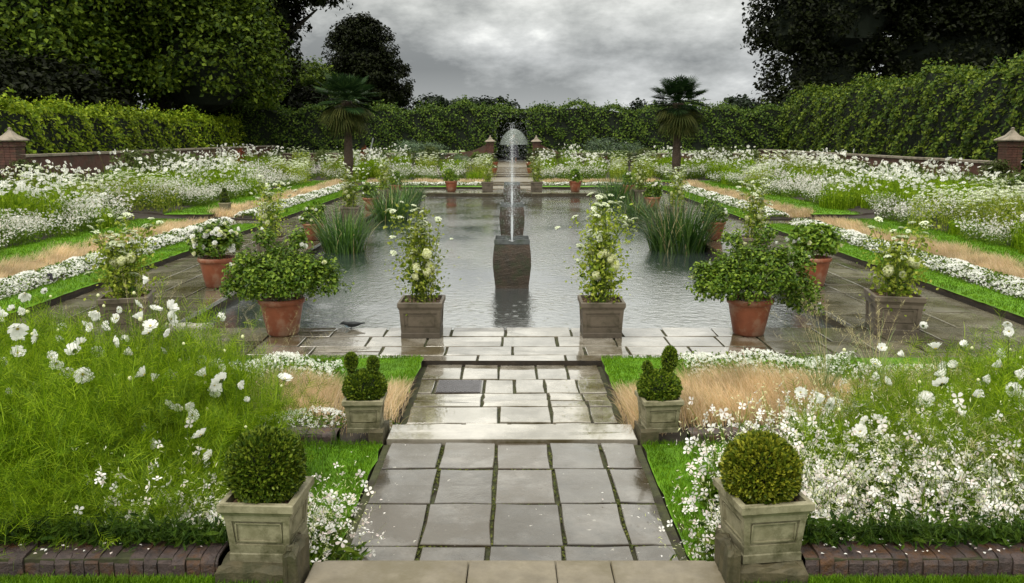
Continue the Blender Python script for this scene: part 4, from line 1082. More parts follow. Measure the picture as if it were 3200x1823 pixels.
stone_planter('stone planter with two eared box topiary at the left end of the path step', (-.985, 5.42, .165), .03, [((0,0,.285),(.142,.135,.112)), ((-.085,0,.46),(.042,.042,.062)), ((.06,0,.44),(.040,.04,.055)), ((-.09,0,.40),(.02,.02,.06)), ((.05,0,.39),(.02,.02,.06))], 8000, .0175)
stone_planter('stone planter with single eared box topiary at the right end of the path step', (.985, 5.42, .165), .10, [((0,0,.285),(.142,.135,.112)), ((-.085,0,.42),(.032,.032,.045)), ((.065,0,.48),(.052,.048,.082)), ((.055,0,.41),(.03,.03,.06)), ((-.08,0,.38),(.015,.02,.05))], 8000, .0175)
stone_planter('small stone planter with a cone of box on the left bed by the cross path', (-7.35, 21.6, .2), 0, [((0,0,.28),(.13,.13,.12)), ((0,0,.42),(.09,.09,.1)), ((0,0,.54),(.05,.05,.07))], 1200, .03)

# ------------------------------------------------------------------ iris clumps in the pool margin
def iris_mesh(n, h, spread):
    mb = MB(); P = disc_pts(n, spread); az = np.arctan2(P[:,1],P[:,0]) + R.normal(0,.6,n)
    rr = np.linalg.norm(P[:,:2],axis=1)/spread
    dry = R.uniform(size=n) < .06
    P[:,2] = -.14
    for flag, m_ in ((~dry,0),(dry,1)):
        k = flag.sum()
        blades(mb, P[flag], az[flag], h*R.uniform(.55,1.1,k), R.uniform(.016,.028,k), rr[flag]*.25+R.uniform(0,.10,k), rr[flag]*.65+R.uniform(0,1,k)**2*1.5, m_, seg=5, tipw=.1)
    return mb.mesh('iris_leaves', [M['iris'], M['dry']])
IR = [iris_mesh(420,1.0,.40), iris_mesh(420,.95,.42), iris_mesh(560,1.2,.5)]
for (x,y,v,sc,rz,lab) in ((-3.3,16.4,0,(1,1,1),.3,'dark green iris clump in the water at the near left pool edge'), (-3.25,22.8,1,(1.15,1.6,1),1.1,'bushy iris clump at the left pool edge, middle one'), (-3.35,26.6,1,(1.1,1.4,1.05),2.3,'iris clump at the left pool edge, farthest one'),
        (3.3,16.6,2,(1.1,1.1,1),.8,'large arching iris clump with yellowed blades at the right pool edge'), (3.3,22.2,1,(.9,1.1,.8),4,'low iris clump behind the large right one'), (3.35,27.4,0,(1.15,1.6,1.15),2,'iris clump near the far right corner of the pool')):
    t = thing('iris_clump', lab, 'iris', (x,y,0), 0, 'iris clumps in the pool'); t.scale = sc; t.rotation_euler = (0,0,0)
    link('leaves', IR[v], t)

# ------------------------------------------------------------------ flower beds
def cosmos_bed_mesh(seed, nfl=34, h=.85, rad=.42, fs=.092, fol=700, yellow=False):
    mb = MB()
    P = disc_pts(fol, rad); az = R.uniform(0,2*PI,fol)
    blades(mb, P, az, R.uniform(.35,.95,fol)*h*.85, R.uniform(.006,.016,fol), R.uniform(0,.3,fol), R.uniform(.2,1.1,fol), 0, seg=3)
    n = 260; Q = disc_pts(n, rad); Q[:,2] = R.uniform(.1,.62,n)*h; mb.scatter(LEAF_V,LEAF_F,frames(rdir(n)+[0,0,.4],R.uniform(.04,.1,n)),Q,0)
    P = disc_pts(nfl, rad*.9); tips, d = blades(mb, P, R.uniform(0,2*PI,nfl), h*R.uniform(.7,1.15,nfl), .006, .05, R.uniform(.1,.5,nfl), 0, seg=3, tipw=.6)
    scat_flower(mb, COS, frames(rdir(nfl)*.7+[0,-.45,.6], fs*R.uniform(.5,1.2,nfl)), tips, 1)
    mb.scatter(QUAD_V,QUAD_F,frames(np.tile([0,-.3,1.],(nfl,1)), fs*.2), tips+[0,-.004,.012],2)
    return mb.mesh('cosmos', [M['cosf'], M['white'], M['yel']])
def gaura_bed_mesh(nd_=210, h=.5, rad=.42, fs=.036):
    mb = MB()
    n = 300; P = disc_pts(n, rad); P[:,2] = R.uniform(0,.55,n)*h; mb.scatter(LEAF_V,LEAF_F,frames(rdir(n)+[0,0,.3],R.uniform(.03,.08,n)),P,0)
    P = disc_pts(nd_, rad); rr = np.linalg.norm(P[:,:2],axis=1)/rad
    tips, d = blades(mb, P*.8, np.arctan2(P[:,1],P[:,0])+R.normal(0,.7,nd_), h*R.uniform(.55,1.15,nd_), .005, R.uniform(0,.25,nd_), rr*.7+R.uniform(0,.5,nd_), 0, seg=2)
    scat_flower(mb, GAU, frames(rdir(nd_)*.8+[0,-.4,.5], fs*R.uniform(.7,1.3,nd_)), tips, 1)
    q = tips - d*R.uniform(.03,.2,(nd_,1)) + R.normal(0,.02,(nd_,3))
    scat_flower(mb, GAU, frames(rdir(nd_)*.8+[0,-.4,.5], fs*R.uniform(.6,1.1,nd_)), q, 1)
    return mb.mesh('gaura', [M['gauf'], M['pinkw']])
def ammi_bed_mesh(n=44, h=.75, rad=.42):
    mb = MB()
    k = 420; P = disc_pts(k, rad); P[:,2] = R.uniform(.02,.85,k)*h; mb.scatter(LEAF_V,LEAF_F,frames(rdir(k)+[0,0,.3],R.uniform(.03,.08,k)),P,0)
    P = disc_pts(n, rad); tips, d = blades(mb, P, R.uniform(0,2*PI,n), h*R.uniform(.7,1.15,n), .007, .05, R.uniform(.1,.5,n), 0, seg=3, tipw=.6)
    m_ = 12
    for p in tips:
        r = np.sqrt(R.uniform(0,1,m_))*.05; a = R.uniform(0,2*PI,m_)
        Q = p + np.stack([r*np.cos(a),r*np.sin(a),-.3*r*r/.05+R.normal(0,.004,m_)],1)
        mb.scatter(QUAD_V,QUAD_F,frames(rdir(m_)*.4+[0,-.2,1],R.uniform(.02,.036,m_)),Q,1)
    return mb.mesh('ammi', [M['ammi'], M['umbel']])
def shrub_mesh(m, h=.9, rad=.55, leaf=.08, n=60, dots=0):
    mb = MB()
    crown(mb, [((0,0,h*.45),(rad,rad,h*.5)), ((rad*.3,0,h*.6),(rad*.6,rad*.6,h*.4))], n, 16, leaf, .14, inner=.4)
    if dots:
        d = rdir(dots); d[:,2] = np.abs(d[:,2]); P = np.array([0,0,h*.45])+d*np.array([rad,rad,h*.55])*1.03
        scat_flower(mb, FIVE, frames(d+[0,-.3,.3], R.uniform(.045,.075,dots)), P, 1)
    return mb.mesh('shrub', [M[m], M['white']])
CB = [cosmos_bed_mesh(k, nfl=f) for k, f in ((0,44),(1,30),(2,34),(3,22))]; LB_ = [cosmos_bed_mesh(k, nfl=f, h=h) for k, f, h in ((5,0,.7),(6,4,.8),(7,2,.6))]
GB = [gaura_bed_mesh() for k in range(3)]
AB = [ammi_bed_mesh() for k in range(2)]
SB = {'green': [shrub_mesh('bedg'), shrub_mesh('bedg', .7, .5, .07, 50, 14)], 'olive': [shrub_mesh('oliv'), shrub_mesh('oliv', 1.1, .6, .09, 70)], 'glaucous': [shrub_mesh('glauc', .8, .6, .05, 90)]}
KM = shrub_mesh('cosf', .62, .5, .03, 120)
counts = {}
def bed_plant(kind, x, y, sc, rz, side):
    z = gz(x, y)
    info = {'cosmos': ('cosmos_plant', CB, 'feathery cosmos plant with white daisies in the {} flower bed', 'flowering plant'),
            'leafy': ('ferny_plant', LB_, 'bright green ferny plant with few blooms in the {} flower bed', 'bed plant'),
            'gaura': ('gaura_plant', GB, 'low plant covered in tiny white flowers along the front of the {} flower bed', 'flowering plant'),
            'ammi': ('ammi_plant', AB, 'pale umbel flowered plant in the {} flower bed', 'flowering plant'),
            'green': ('leafy_shrub', SB['green'], 'fresh green leafy shrub at the back of the {} flower bed', 'shrub'),
            'olive': ('olive_shrub', SB['olive'], 'dull olive shrub at the back of the {} flower bed', 'shrub'),
            'glaucous': ('glaucous_shrub', SB['glaucous'], 'grey green feathery shrub in the {} flower bed', 'shrub')}[kind]
    o = link(info[0], random.choice(info[1]))
    tag(o, info[2].format(side), info[3], info[0].replace('_', ' ') + f's in the {side} bed')
    place(o, (x, y, z-.02), rz, (sc*R.uniform(.9,1.15), sc*R.uniform(.9,1.15), sc*R.uniform(.85,1.15)))
    counts[kind] = counts.get(kind, 0) + 1
def bedmix(f, n1):
    """f 0 front .. 1 back of a bed, n1 = slow noise -1..1 choosing drifts"""
    r = R.uniform()
    if r < .05: return None
    if f < .2:
        if n1 > .5: return 'cosmos' if r < .6 else 'gaura'
        return 'gaura' if n1 > -.5 else ('ammi' if r < .6 else 'leafy')
    if f < .58:
        if n1 > .1: return 'cosmos' if r < .85 else 'leafy'
        if n1 > -.35: return 'leafy' if r < .5 else ('cosmos' if r < .8 else 'ammi')
        return 'ammi' if r < .45 else ('gaura' if r < .7 else 'leafy')
    if f < .74: return 'cosmos' if (n1 > .2 and r < .6) else ('green' if r < .45 else ('leafy' if r < .8 else 'olive'))
    return 'olive' if r < .42 else ('green' if r < .82 else ('glaucous' if r < .93 else 'leafy'))
for s, side in ((-1, 'left'), (1, 'right')):
    y = 11.5
    while y < 36:
        step = .62 + (y-11)*.018
        for x in np.arange(8.72, 14.2, step*.9):
            f = (x-8.72)/5.4
            if 19.6 < y < 20.9 and x < 9.5: continue
            xx = x + R.uniform(-.1 if x < 8.8 else -.2,.2); yy = y + R.uniform(-.25,.25)
            if xx > yy*.66 + .8: continue                       # outside the photo's field
            n1 = math.sin(yy*.55+s*1.3)+.6*math.sin(yy*1.3+xx)
            kind = bedmix(f, n1/1.4)
            if kind: bed_plant(kind, s*xx, yy, (.82 if f < .1 else (.62 if f > .68 and kind not in ('cosmos','gaura') else 1.0)*R.choice([.8,1,1.12]))*(1+(y-11)*.010), R.uniform(0,6), side)
        y += step
# far bed, either side of the far steps
y = 37.6
while y < 49.4:
    step = 1.05+(y-37)*.04
    for x in np.arange(1.6, 13.9, step):
        f = min(1, (y-37.6)/10.5)
        for s in (-1, 1):
            xx = s*(x+R.uniform(-.25,.25)); yy = y+R.uniform(-.3,.3)
            n1 = math.sin(xx*.8)+.5*math.sin(xx*1.9+1)
            kd = bedmix(f, n1/1.3)
            if kd: bed_plant(kd, xx, yy, 1.15*R.choice([.8,1,1.1])*(.75 if kd in ('green','olive','glaucous') else 1), R.uniform(0,6), 'far')
    y += step
# bright round summer cypress in the far bed, grey fennel behind, red leaved plants left
for (x,y,sc,lab) in ((4.0,41.0,1.15,'bright green round bush among the white flowers right of the far steps'), (-9.6,17.0,1.0,'bright green ferny mound in the left bed beside white cosmos'), (10.6,18.2,1.0,'bright green ferny mound in the right bed')):
    o = link('green_mound', KM); tag(o, lab, 'shrub'); place(o, (x,y,gz(x,y)), 0, sc)
for (x,y,sc) in ((5.2,48.6,2.0),(6.6,48.9,1.7),(-4.6,48.8,1.7),(-5.9,48.7,1.8)):
    o = link('glaucous_shrub', SB['glaucous'][0]); tag(o, 'large feathery grey green shrub '+('right' if x>0 else 'left')+' of the far archway', 'shrub', 'grey shrubs by the archway '+('right' if x>0 else 'left')); place(o, (x,y,.45), R.uniform(0,6), sc)
mb = MB(); crown(mb, [((0,0,.9),(.5,.5,.8))], 50, 14, .11, .14); rm = mb.mesh('red_shrub', M['red'])
for (x,y,lab) in ((-12.6,39.5,'dark red leaved shrub near the far end of the left wall'), (-8.5,49.2,'red leaved low plant below the far hedge left of the palm')):
    o = link('red_shrub', rm); tag(o, lab, 'shrub'); place(o, (x,y,.6), 0, (.45,.45,.55))
# climbers on the pillars
for (x,lab) in ((-14.2,'climbing shrub scrambling over the left pillar'),(14.1,'climbing shrub in front of the right pillar'),(13.6,'loose yellow green shrub before the right hedge')):
    o = link('climber', SB['olive'][1] if x != 13.6 else SB['green'][0]); tag(o, lab, 'shrub'); place(o, (x,24.6 if x != 13.6 else 29,.35), 1, (1.0,.9,1.0))

# alyssum edging, fox red grass: continuous ground cover
AL = MB()
def alyssum(x0, x1, y0, y1, z, n, fs, h=.13):
    P = np.stack([R.uniform(x0,x1,n), R.uniform(y0,y1,n), np.zeros(n)],1)
    u_ = (P[:,0]-x0)/(x1-x0); v_ = (P[:,1]-y0)/(y1-y0)
    dome = np.sqrt(np.clip(4*u_*(1-u_),0,1)) if (x1-x0) < (y1-y0) else np.sqrt(np.clip(4*v_*(1-v_),0,1))
    lump = .75+.25*np.sin(P[:,0]*7+P[:,1]*3.1)*np.sin(P[:,1]*6.3+P[:,0]*2)
    P[:,2] = z + h*dome*lump + R.normal(0,.008,n)
    keep = (np.sin(P[:,0]*11+1)*np.sin(P[:,1]*9) + R.normal(0,.5,n)) > -.55
    wP = P[keep]
    scat_flower(AL, GAU, frames(rdir(len(wP))*.55+[0,-.35,.8], fs*R.uniform(.7,1.3,len(wP))), wP, 1)
    m_ = int(n*.7); Q = np.stack([R.uniform(x0-.02,x1+.02,m_), R.uniform(y0-.02,y1+.02,m_), np.zeros(m_)],1)
    u_ = np.clip((Q[:,0]-x0)/(x1-x0),0,1); v_ = np.clip((Q[:,1]-y0)/(y1-y0),0,1)
    dome = np.sqrt(np.clip(4*u_*(1-u_),0,1)) if (x1-x0) < (y1-y0) else np.sqrt(np.clip(4*v_*(1-v_),0,1))
    Q[:,2] = z + h*dome*R.uniform(.2,.95,m_)
    AL.scatter(LEAF_V,LEAF_F,frames(rdir(m_)+[0,0,.4],fs*R.uniform(.9,1.6,m_)),Q,0)
OG = MB()
def fox(x0, x1, y0, y1, n, L_=(.2,.36), W_=.0035, zoff=0, round_=False):
    P = np.stack([R.uniform(x0,x1,n), R.uniform(y0,y1,n), np.zeros(n)],1)
    if round_:
        a = R.uniform(0,2*PI,n); q = np.sqrt(R.uniform(0,1,n)); P[:,0] = (x0+x1)/2+q*np.cos(a)*(x1-x0)/2; P[:,1] = (y0+y1)/2+q*np.sin(a)*(y1-y0)/2
    P[:,:2] += R.normal(0,.07,(n,2))
    P = P[(np.abs(P[:,0])>.83)|(P[:,1]>8)]; n = len(P)
    P[:,2] = np.maximum(terrain(P[:,0],P[:,1]),.0)+zoff
    lump = .78+.3*np.sin(P[:,0]*3.3+P[:,1]*1.7)*np.sin(P[:,1]*2.6)
    kp = (np.sin(P[:,0]*2.7+P[:,1]*1.3)+np.sin(P[:,1]*3.7-P[:,0]*1.9)+R.normal(0,.9,n)) > -1.0
    P = P[kp]; n = len(P); lump = lump[kp]
    az = R.normal(.5,1.1,n)+np.where(P[:,0]>0,PI,0)
    blades(OG, P, az, R.uniform(*L_,n)*lump, W_, R.uniform(0,.3,n), R.uniform(.5,1.5,n), seg=3, tipw=.3, face=R.uniform(-.7,.7,n))
for s in (-1, 1):
    def X2(a, b): return sorted((s*a, s*b))
    a, b = X2(6.36, 6.95)
    for y0, y1, dens, fs in ((8.5,13,2600,.030),(13,19.4,1900,.034),(21,27,1200,.042),(27,34.5,800,.050)):
        alyssum(a, b, y0, y1, .08, int((b-a)*(y1-y0)*dens), fs, .19)
    a, b = X2(6.95, 7.6)
    for y0, y1, n, wd in ((8.5,14,16000,.005),(14,19.3,12000,.007),(21.1,28,9000,.010),(28,36,6000,.014)):
        fox(a, b, y0, y1, n, (.14,.30), wd)
    # far end strips
    a, b = X2(1.2, 6.2)
    alyssum(a, b, 34.85, 35.5, .1, 2600, .05); fox(a, b, 35.5, 36.3, 3500, (.16,.3), .018)
# near borders
alyssum(-2.75,-1.45,6.55,7.0,.10,1900,.022,.22); alyssum(-3.8,-2.75,6.4,6.9,.07,600,.022,.15)
alyssum(1.45,2.9,6.65,7.15,.10,2000,.022,.22); alyssum(2.9,4.2,6.7,7.1,.07,700,.022,.12)
alyssum(-2.3,-1.18,5.46,5.72,.08,900,.022,.16); alyssum(-.95,-.80,5.57,5.74,.04,130,.022,.1); alyssum(1.5,2.2,5.46,5.62,.08,120,.02,.08)
fox(-2.0,-1.4,5.95,6.5,4200,(.16,.30),.003,.0); fox(-1.0,-.86,5.75,6.6,1500,(.16,.3),.0035); fox(-1.3,-.9,5.6,6.2,1500,(.16,.32),.0035)
fox(1.15,2.9,5.75,6.55,16000,(.2,.36),.003); fox(.86,1.05,5.62,6.4,2600,(.16,.33),.0035); fox(2.9,4.4,5.8,6.8,5000,(.2,.38),.004)
tag(AL.build('alyssum', [M['gauf'], M['white']]), 'band of tiny white alyssum flowers edging the lawns round the pool', 'ground cover', kind='stuff')
tag(OG.build('fox_grass', M['orange']), 'soft orange fox red grass in bands behind the white edging', 'ornamental grass', kind='stuff')

# ------------------------------------------------------------------ foreground planting: every plant a thing with its own flowers
def big_cosmos_flower(size, cup=.2):
    mb = MB()
    v, q, t_ = flower_arrays(8, cup=cup, wid=1.25); v = v*size*np.array([1-cup*.35,1-cup*.35,1])
    v += R.normal(0,.03,v.shape)*size
    b = mb.n; mb.add(v, q, 0); mb.f.append((t_+b, 0))
    v2, q2, t2 = flower_arrays(7, cup=cup+.12, wid=1.2); v2 = v2*size*np.array([.66*(1-cup*.35),.66*(1-cup*.35),.8])+[0,0,.03*size]; b = mb.n; mb.add(v2, q2, 0); mb.f.append((t2+b, 0))
    d = rdir(14); d[:,2] = np.abs(d[:,2]); mb.scatter(QUAD_V,QUAD_F,frames(d,size*.09),d*size*.07+[0,0,size*.05],1)
    a = np.linspace(0,2*PI,6,endpoint=False); mb.scatter(LEAF_V,LEAF_F,frames(np.tile([0,0,-1.],(6,1)),size*.22),np.stack([np.cos(a)*size*.1,np.sin(a)*size*.1,np.full(6,-.02*size)],1),2)
    return mb.mesh('flower', [M['white'], M['yel'], M['stem']])
BCF = [big_cosmos_flower(.078), big_cosmos_flower(.066), big_cosmos_flower(.085), big_cosmos_flower(.07,.5), big_cosmos_flower(.075,.38), big_cosmos_flower(.06,.75)]
def bud_mesh():
    mb = MB(); mb.lathe([(.001,-.010),(.007,-.006),(.009,0),(.007,.006),(.002,.010)],8); return mb.mesh('bud', M['cream'])
BUD = bud_mesh()
def feather_tpl():
    v = []; f = []
    def strip(p, q, w):
        p, q = np.array(p,float), np.array(q,float); d = q-p; n_ = np.array([-d[1], d[0], 0]); n_ = n_/np.linalg.norm(n_)*w
        k = len(v); v.extend([p-n_, p+n_, q+n_*.5, q-n_*.5]); f.append([k,k+1,k+2,k+3])
    strip((0,0,0),(0,.55,.03),.010); strip((0,.55,.03),(0,1,-.08),.008)
    for i in range(6):
        t = .14+.13*i; L_ = .34*(1-.55*abs(t-.4))
        for sx in (-1,1): strip((0,t,.02),(sx*L_*.75,t+L_*.8,-.02+.05*(i%2)),.008)
    return np.array(v), np.array(f)
FEA = feather_tpl()
def cosmos_foliage(h, rad, n, seed, lean=(.0,.25)):
    mb = MB()
    k = 14; P0 = disc_pts(k, .05); az0 = R.uniform(0,2*PI,k); L0 = h*R.uniform(.75,1.12,k); l1 = R.uniform(.15,.6,k)
    tips, d = blades(mb, P0, az0, L0, .006, R.uniform(0,.15,k), l1, seg=4, tipw=.5)
    # feathery leaves: fine threads springing from the stems
    a = R.integers(0,k,n); f = R.uniform(.08,.97,n)
    pos = P0[a]*(1-f)[:,None] + tips[a]*f[:,None] + R.normal(0,rad*.32,(n,3))*np.array([1,1,.35])
    pos[:,2] = np.abs(pos[:,2])
    n2 = n//5; dd = rdir(n2)*.9 + [0,0,.75]; y_ = unit(dd); x_ = unit(np.cross(y_, rdir(n2))); z_ = np.cross(x_, y_)
    mb.scatter(*FEA, np.stack([x_,y_,z_],2)*R.uniform(.08,.17,n2)[:,None,None], pos[:n2])
    pos = pos[n2:n2+n//4]; n = len(pos)
    blades(mb, pos, R.uniform(0,2*PI,n), R.uniform(.05,.16,n), R.uniform(.0014,.0030,n), R.uniform(0,1.0,n), R.uniform(.3,1.7,n), seg=2, tipw=.4)
    return mb, P0, tips
FOL = []
for k in range(5):
    mb, P0, tips = cosmos_foliage(.72, .26, 2600, k); FOL.append((mb.mesh('foliage', M['cosf']), tips))
def near_cosmos(x, y, h, nfl, label, group, buds=2):
    z = gz(x, y)
    t = thing('cosmos', label, 'flowering plant', (x,y,z), R.uniform(0,6), group)
    sc = h/.72; f, tips = FOL[R.integers(0,len(FOL))]
    o = link('foliage', f, t); o.scale = (1.0,1.0,sc)
    if nfl + buds:
        n = nfl+buds; mb = MB(); P = disc_pts(n,.06); 
        tp, d = blades(mb, P, R.uniform(0,2*PI,n), h*R.uniform(.92,1.24,n), .0045, R.uniform(0,.1,n), R.uniform(.1,.5,n), seg=4, tipw=.6)
        mb.build('flower_stems', M['stem'], t)
        rz = t.rotation_euler.z
        for i in range(n):
            if i < nfl:
                q = link('flower', random.choice(BCF), t); q.location = tuple(tp[i])
                wd_ = Vector((R.normal(0,.7), R.normal(-.15,.7), R.uniform(-.5,.9)))
                wd_.rotate(Matrix.Rotation(-rz,3,'Z')); q.rotation_euler = wd_.to_track_quat('Z','Y').to_euler()
                s_ = R.uniform(.7,1.18); q.scale = (s_,)*3
            else:
                q = link('bud', BUD, t); q.location = tuple(tp[i]); q.scale = (R.uniform(.8,1.2),)*3
    return t
# left drift
pts = []
for i in range(400):
    x = R.uniform(-3.5,-1.2); y = R.uniform(3.02,4.9)
    if x < -y*.64-.35: continue
    if x > -1.35 and y > 3.4: continue
    if x > -1.5 and y < 3.8: continue
    if all((x-a)**2+(y-b)**2 > .031 for a,b in pts): pts.append((x,y))
for x, y in pts:
    edge = np.clip((-x-1.15)/.75, 0, 1); back = (y-3)/1.9
    h = (.41+.31*edge)*(.95+.28*back)*R.uniform(.9,1.1) if y > 3.3 else .34+.14*edge
    nfl = int(R.integers(1,5)) if (back > .35 and edge > .25) else (1 if R.uniform() < .12 else 0)
    near_cosmos(x, y, h, nfl, 'feathery cosmos in the left foreground drift, '+('with white blooms above the leaves' if nfl else 'mostly fine green leaves'), 'left foreground cosmos '+('in bloom' if nfl else 'in leaf'), buds=1 if nfl else 0)
# right drift (behind the gaura)
pts = []
for i in range(400):
    x = R.uniform(1.6,3.6); y = R.uniform(3.3,4.9)
    if x > y*.64+.35 or x-1.6 < (4.2-y)*.5: continue
    if all((x-a)**2+(y-b)**2 > .062 for a,b in pts): pts.append((x,y))
for x, y in pts:
    back = (y-3)/1.9; edge = np.clip((x-1.5)/.9,0,1)
    h = (.40+.22*edge)*(.95+.22*back)*R.uniform(.9,1.1)
    nfl = int(R.integers(1,5)) if back > .3 else int(R.uniform() < .25)
    near_cosmos(x, y, h, nfl, 'feathery cosmos in the right foreground drift, '+('with white blooms above the leaves' if nfl else 'mostly fine green leaves'), 'right foreground cosmos '+('in bloom' if nfl else 'in leaf'), buds=1 if nfl else 0)

# gaura: wands of four petalled flowers
def gaura_parts(h, nw, fl, lean):
    st = MB(); P = disc_pts(nw,.07); az = R.uniform(0,2*PI,nw); L_ = h*R.uniform(.6,1.1,nw); l0 = R.uniform(0,.35,nw); l1 = l0+R.uniform(.15,lean,nw)
    tips, d = blades(st, P, az, L_, .0035, l0, l1, seg=5, tipw=.5)
    n = nw*14; a = R.integers(0,nw,n); f = R.uniform(.05,.55,n); pos = P[a]*(1-f)[:,None]+tips[a]*f[:,None]+R.normal(0,.02,(n,3))
    st.scatter(LEAF_V*np.array([.5,1,1]),LEAF_F,frames(rdir(n)+[0,0,.5],R.uniform(.03,.07,n)),pos)
    n = nw*5; a = R.integers(0,nw,n); f = R.uniform(.6,1.12,n); pos = P[a]*(1-f)[:,None]+tips[a]*f[:,None]+R.normal(0,.012,(n,3))
    st.scatter(LEAF_V*np.array([.35,1,1]),LEAF_F,frames(rdir(n)+[0,0,.5],R.uniform(.012,.022,n)),pos,1)
    fm = MB(); a = R.integers(0,nw,fl); f = R.uniform(.62,1.02,fl); pos = P[a]*(1-f)[:,None]+tips[a]*f[:,None]+R.normal(0,.016,(fl,3))
    scat_flower(fm, GAU, frames(rdir(fl)*.8+[0,-.5,.35], R.uniform(.024,.042,fl)), pos, 0)
    return st.mesh('wands', [M['gauf'], M['cream']]), fm.mesh('flowers', M['pinkw'])
GP = [gaura_parts(.48, 24, 48, .9) for k in range(3)] + [gaura_parts(.46, 22, 44, 1.2) for k in range(2)]
def near_gaura(x, y, sc, label, group, ang=0, z=None):
    t = thing('gaura', label, 'flowering plant', (x,y,gz(x,y) if z is None else z), R.uniform(0,6), group, sc)
    a, b = GP[R.integers(0,len(GP))]; link('wands', a, t); tag(link('flowers', b, t), kind='stuff')
    return t
for i in range(8):
    near_gaura(R.uniform(-1.02,-.84), R.uniform(3.04,3.8), R.uniform(.95,1.25), 'airy white gaura spilling over the small lawn right of the left box ball', 'gaura beside the left box ball')
for i in range(16):
    near_gaura(R.uniform(-1.48,-1.08), R.uniform(3.1,3.75), R.uniform(1.0,1.3), 'white gaura between the left box ball and the feathery cosmos', 'gaura left of the left box ball')
for i in range(8):
    near_gaura(R.uniform(.86,1.02), R.uniform(3.04,3.7), R.uniform(.9,1.15), 'airy white gaura leaning over the small lawn left of the golden box ball', 'gaura left of the golden box ball')
for i in range(72):
    y = R.uniform(3.08,4.4); x = R.uniform(1.12,max(1.5,y*.62+.2))
    near_gaura(x, y, R.uniform(.9,1.3)*(1.12 if y > 3.5 else .92), 'white gaura thronging the right foreground bed', 'gaura in the right foreground bed')
for i in range(26):
    near_gaura(R.uniform(1.75,3.3), R.uniform(4.2,5.15), R.uniform(1.0,1.3), 'white gaura behind the golden box ball before the low brick edging', 'gaura at the back of the right foreground bed')
for i in range(6):
    near_gaura(R.uniform(-2.4,-1.5), R.uniform(4.6,5.2), R.uniform(.8,1.0), 'white gaura behind the left box ball before the low brick edging', 'gaura at the back of the left foreground bed')
# leafy low growth that hides the soil at the kerbs
mb = MB(); 
for x0, x1 in ((-3.6,-1.08),(1.08,3.6)):
    n = 8200; P = np.stack([R.uniform(x0,x1,n), 2.87+np.abs(R.normal(0,.26,n)), np.zeros(n)],1); P[:,2] = terrain(P[:,0],P[:,1])+np.abs(R.normal(0,.07,n))
    mb.scatter(LEAF6_V*np.array([.55,1,1]),LEAF6_F,frames(rdir(n)*.7+[0,-.3,.8],R.uniform(.03,.085,n)),P)
    n = 5000; P = np.stack([R.uniform(x0,x1,n), R.uniform(3.0,5.2,n), np.zeros(n)],1); P[:,2] = terrain(P[:,0],P[:,1])
    blades(mb, P, R.uniform(0,2*PI,n), R.uniform(.1,.3,n), .005, R.uniform(0,.4,n), R.uniform(.3,1.3,n))
for x0, x1 in ((-3.6,-1.04),(1.06,3.6)):
    n = 3000; P = np.stack([R.uniform(x0,x1,n), 2.93-np.abs(R.normal(0,.035,n)), np.full(n,.63)+np.abs(R.normal(0,.03,n))],1)
    mb.scatter(LEAF6_V*np.array([.55,1,1]),LEAF6_F,frames(rdir(n)*.7+[0,-.4,.7],R.uniform(.02,.06,n)),P)
    blades(mb, P, -PI/2+R.normal(0,.9,n), R.uniform(.04,.14,n), .003, R.uniform(.2,.9,n), R.uniform(.9,2.2,n))
M['under'] = leafmat('undergrowth_leaf', [(.015,.04,.004), (.04,.085,.008), (.09,.15,.015)], patch=5)
tag(mb.build('leafy_undergrowth', M['under']), 'dark leafy undergrowth at the foot of the foreground flowers', 'ground cover', kind='stuff')
# feather grasses
def feather_mesh(n, h):
    mb = MB(); P = disc_pts(n,.07); az = R.uniform(0,2*PI,n)
    tips, d = blades(mb, P, az, h*R.uniform(.6,1.1,n), R.uniform(.003,.007,n), R.uniform(0,.25,n), R.uniform(.5,2.0,n), 0, seg=6)
    k = n//4; tp, d = blades(mb, disc_pts(k,.04), R.uniform(0,2*PI,k), h*R.uniform(1.0,1.35,k), .003, .05, R.uniform(.5,1.3,k), 1, seg=6)
    for p, q in zip(tp, d):
        m_ = 26; f = R.uniform(0,.25,m_); Q = p - q*f[:,None] + R.normal(0,.006,(m_,3))
        blades(mb, Q, R.uniform(0,2*PI,m_), R.uniform(.03,.06,m_), .0018, R.uniform(.4,1.2,m_), R.uniform(1,2,m_), 1, seg=2)
    return mb.mesh('grass_tuft', [M['reed'], M['dry']])
FG = [feather_mesh(70,.75), feather_mesh(60,.6)]
for (x,y,sc,lab) in ((-2.35,6.1,1.1,'arching feather grass in front of the left rose pot'), (-1.75,5.9,.9,'wispy feather grass beside the left orange grass'), (-2.9,6.3,1.1,'tall wispy grass before the left corner planter'),
        (2.35,6.1,1.0,'blue green feather grass at the end of the right orange grass'), (2.9,6.5,1.1,'wispy grass before the right corner planter'),
        (1.98,3.6,1.05,'broad bladed arching grass among the right gaura'), (2.25,3.35,1.0,'tall green grass clump in the right foreground'), (-1.75,3.7,.8,'arching grass blade clump between cosmos and left box ball')):
    o = link('feather_grass', FG[R.integers(0,2)]); tag(o, lab, 'ornamental grass'); place(o, (x,y,gz(x,y)), R.uniform(0,6), sc)

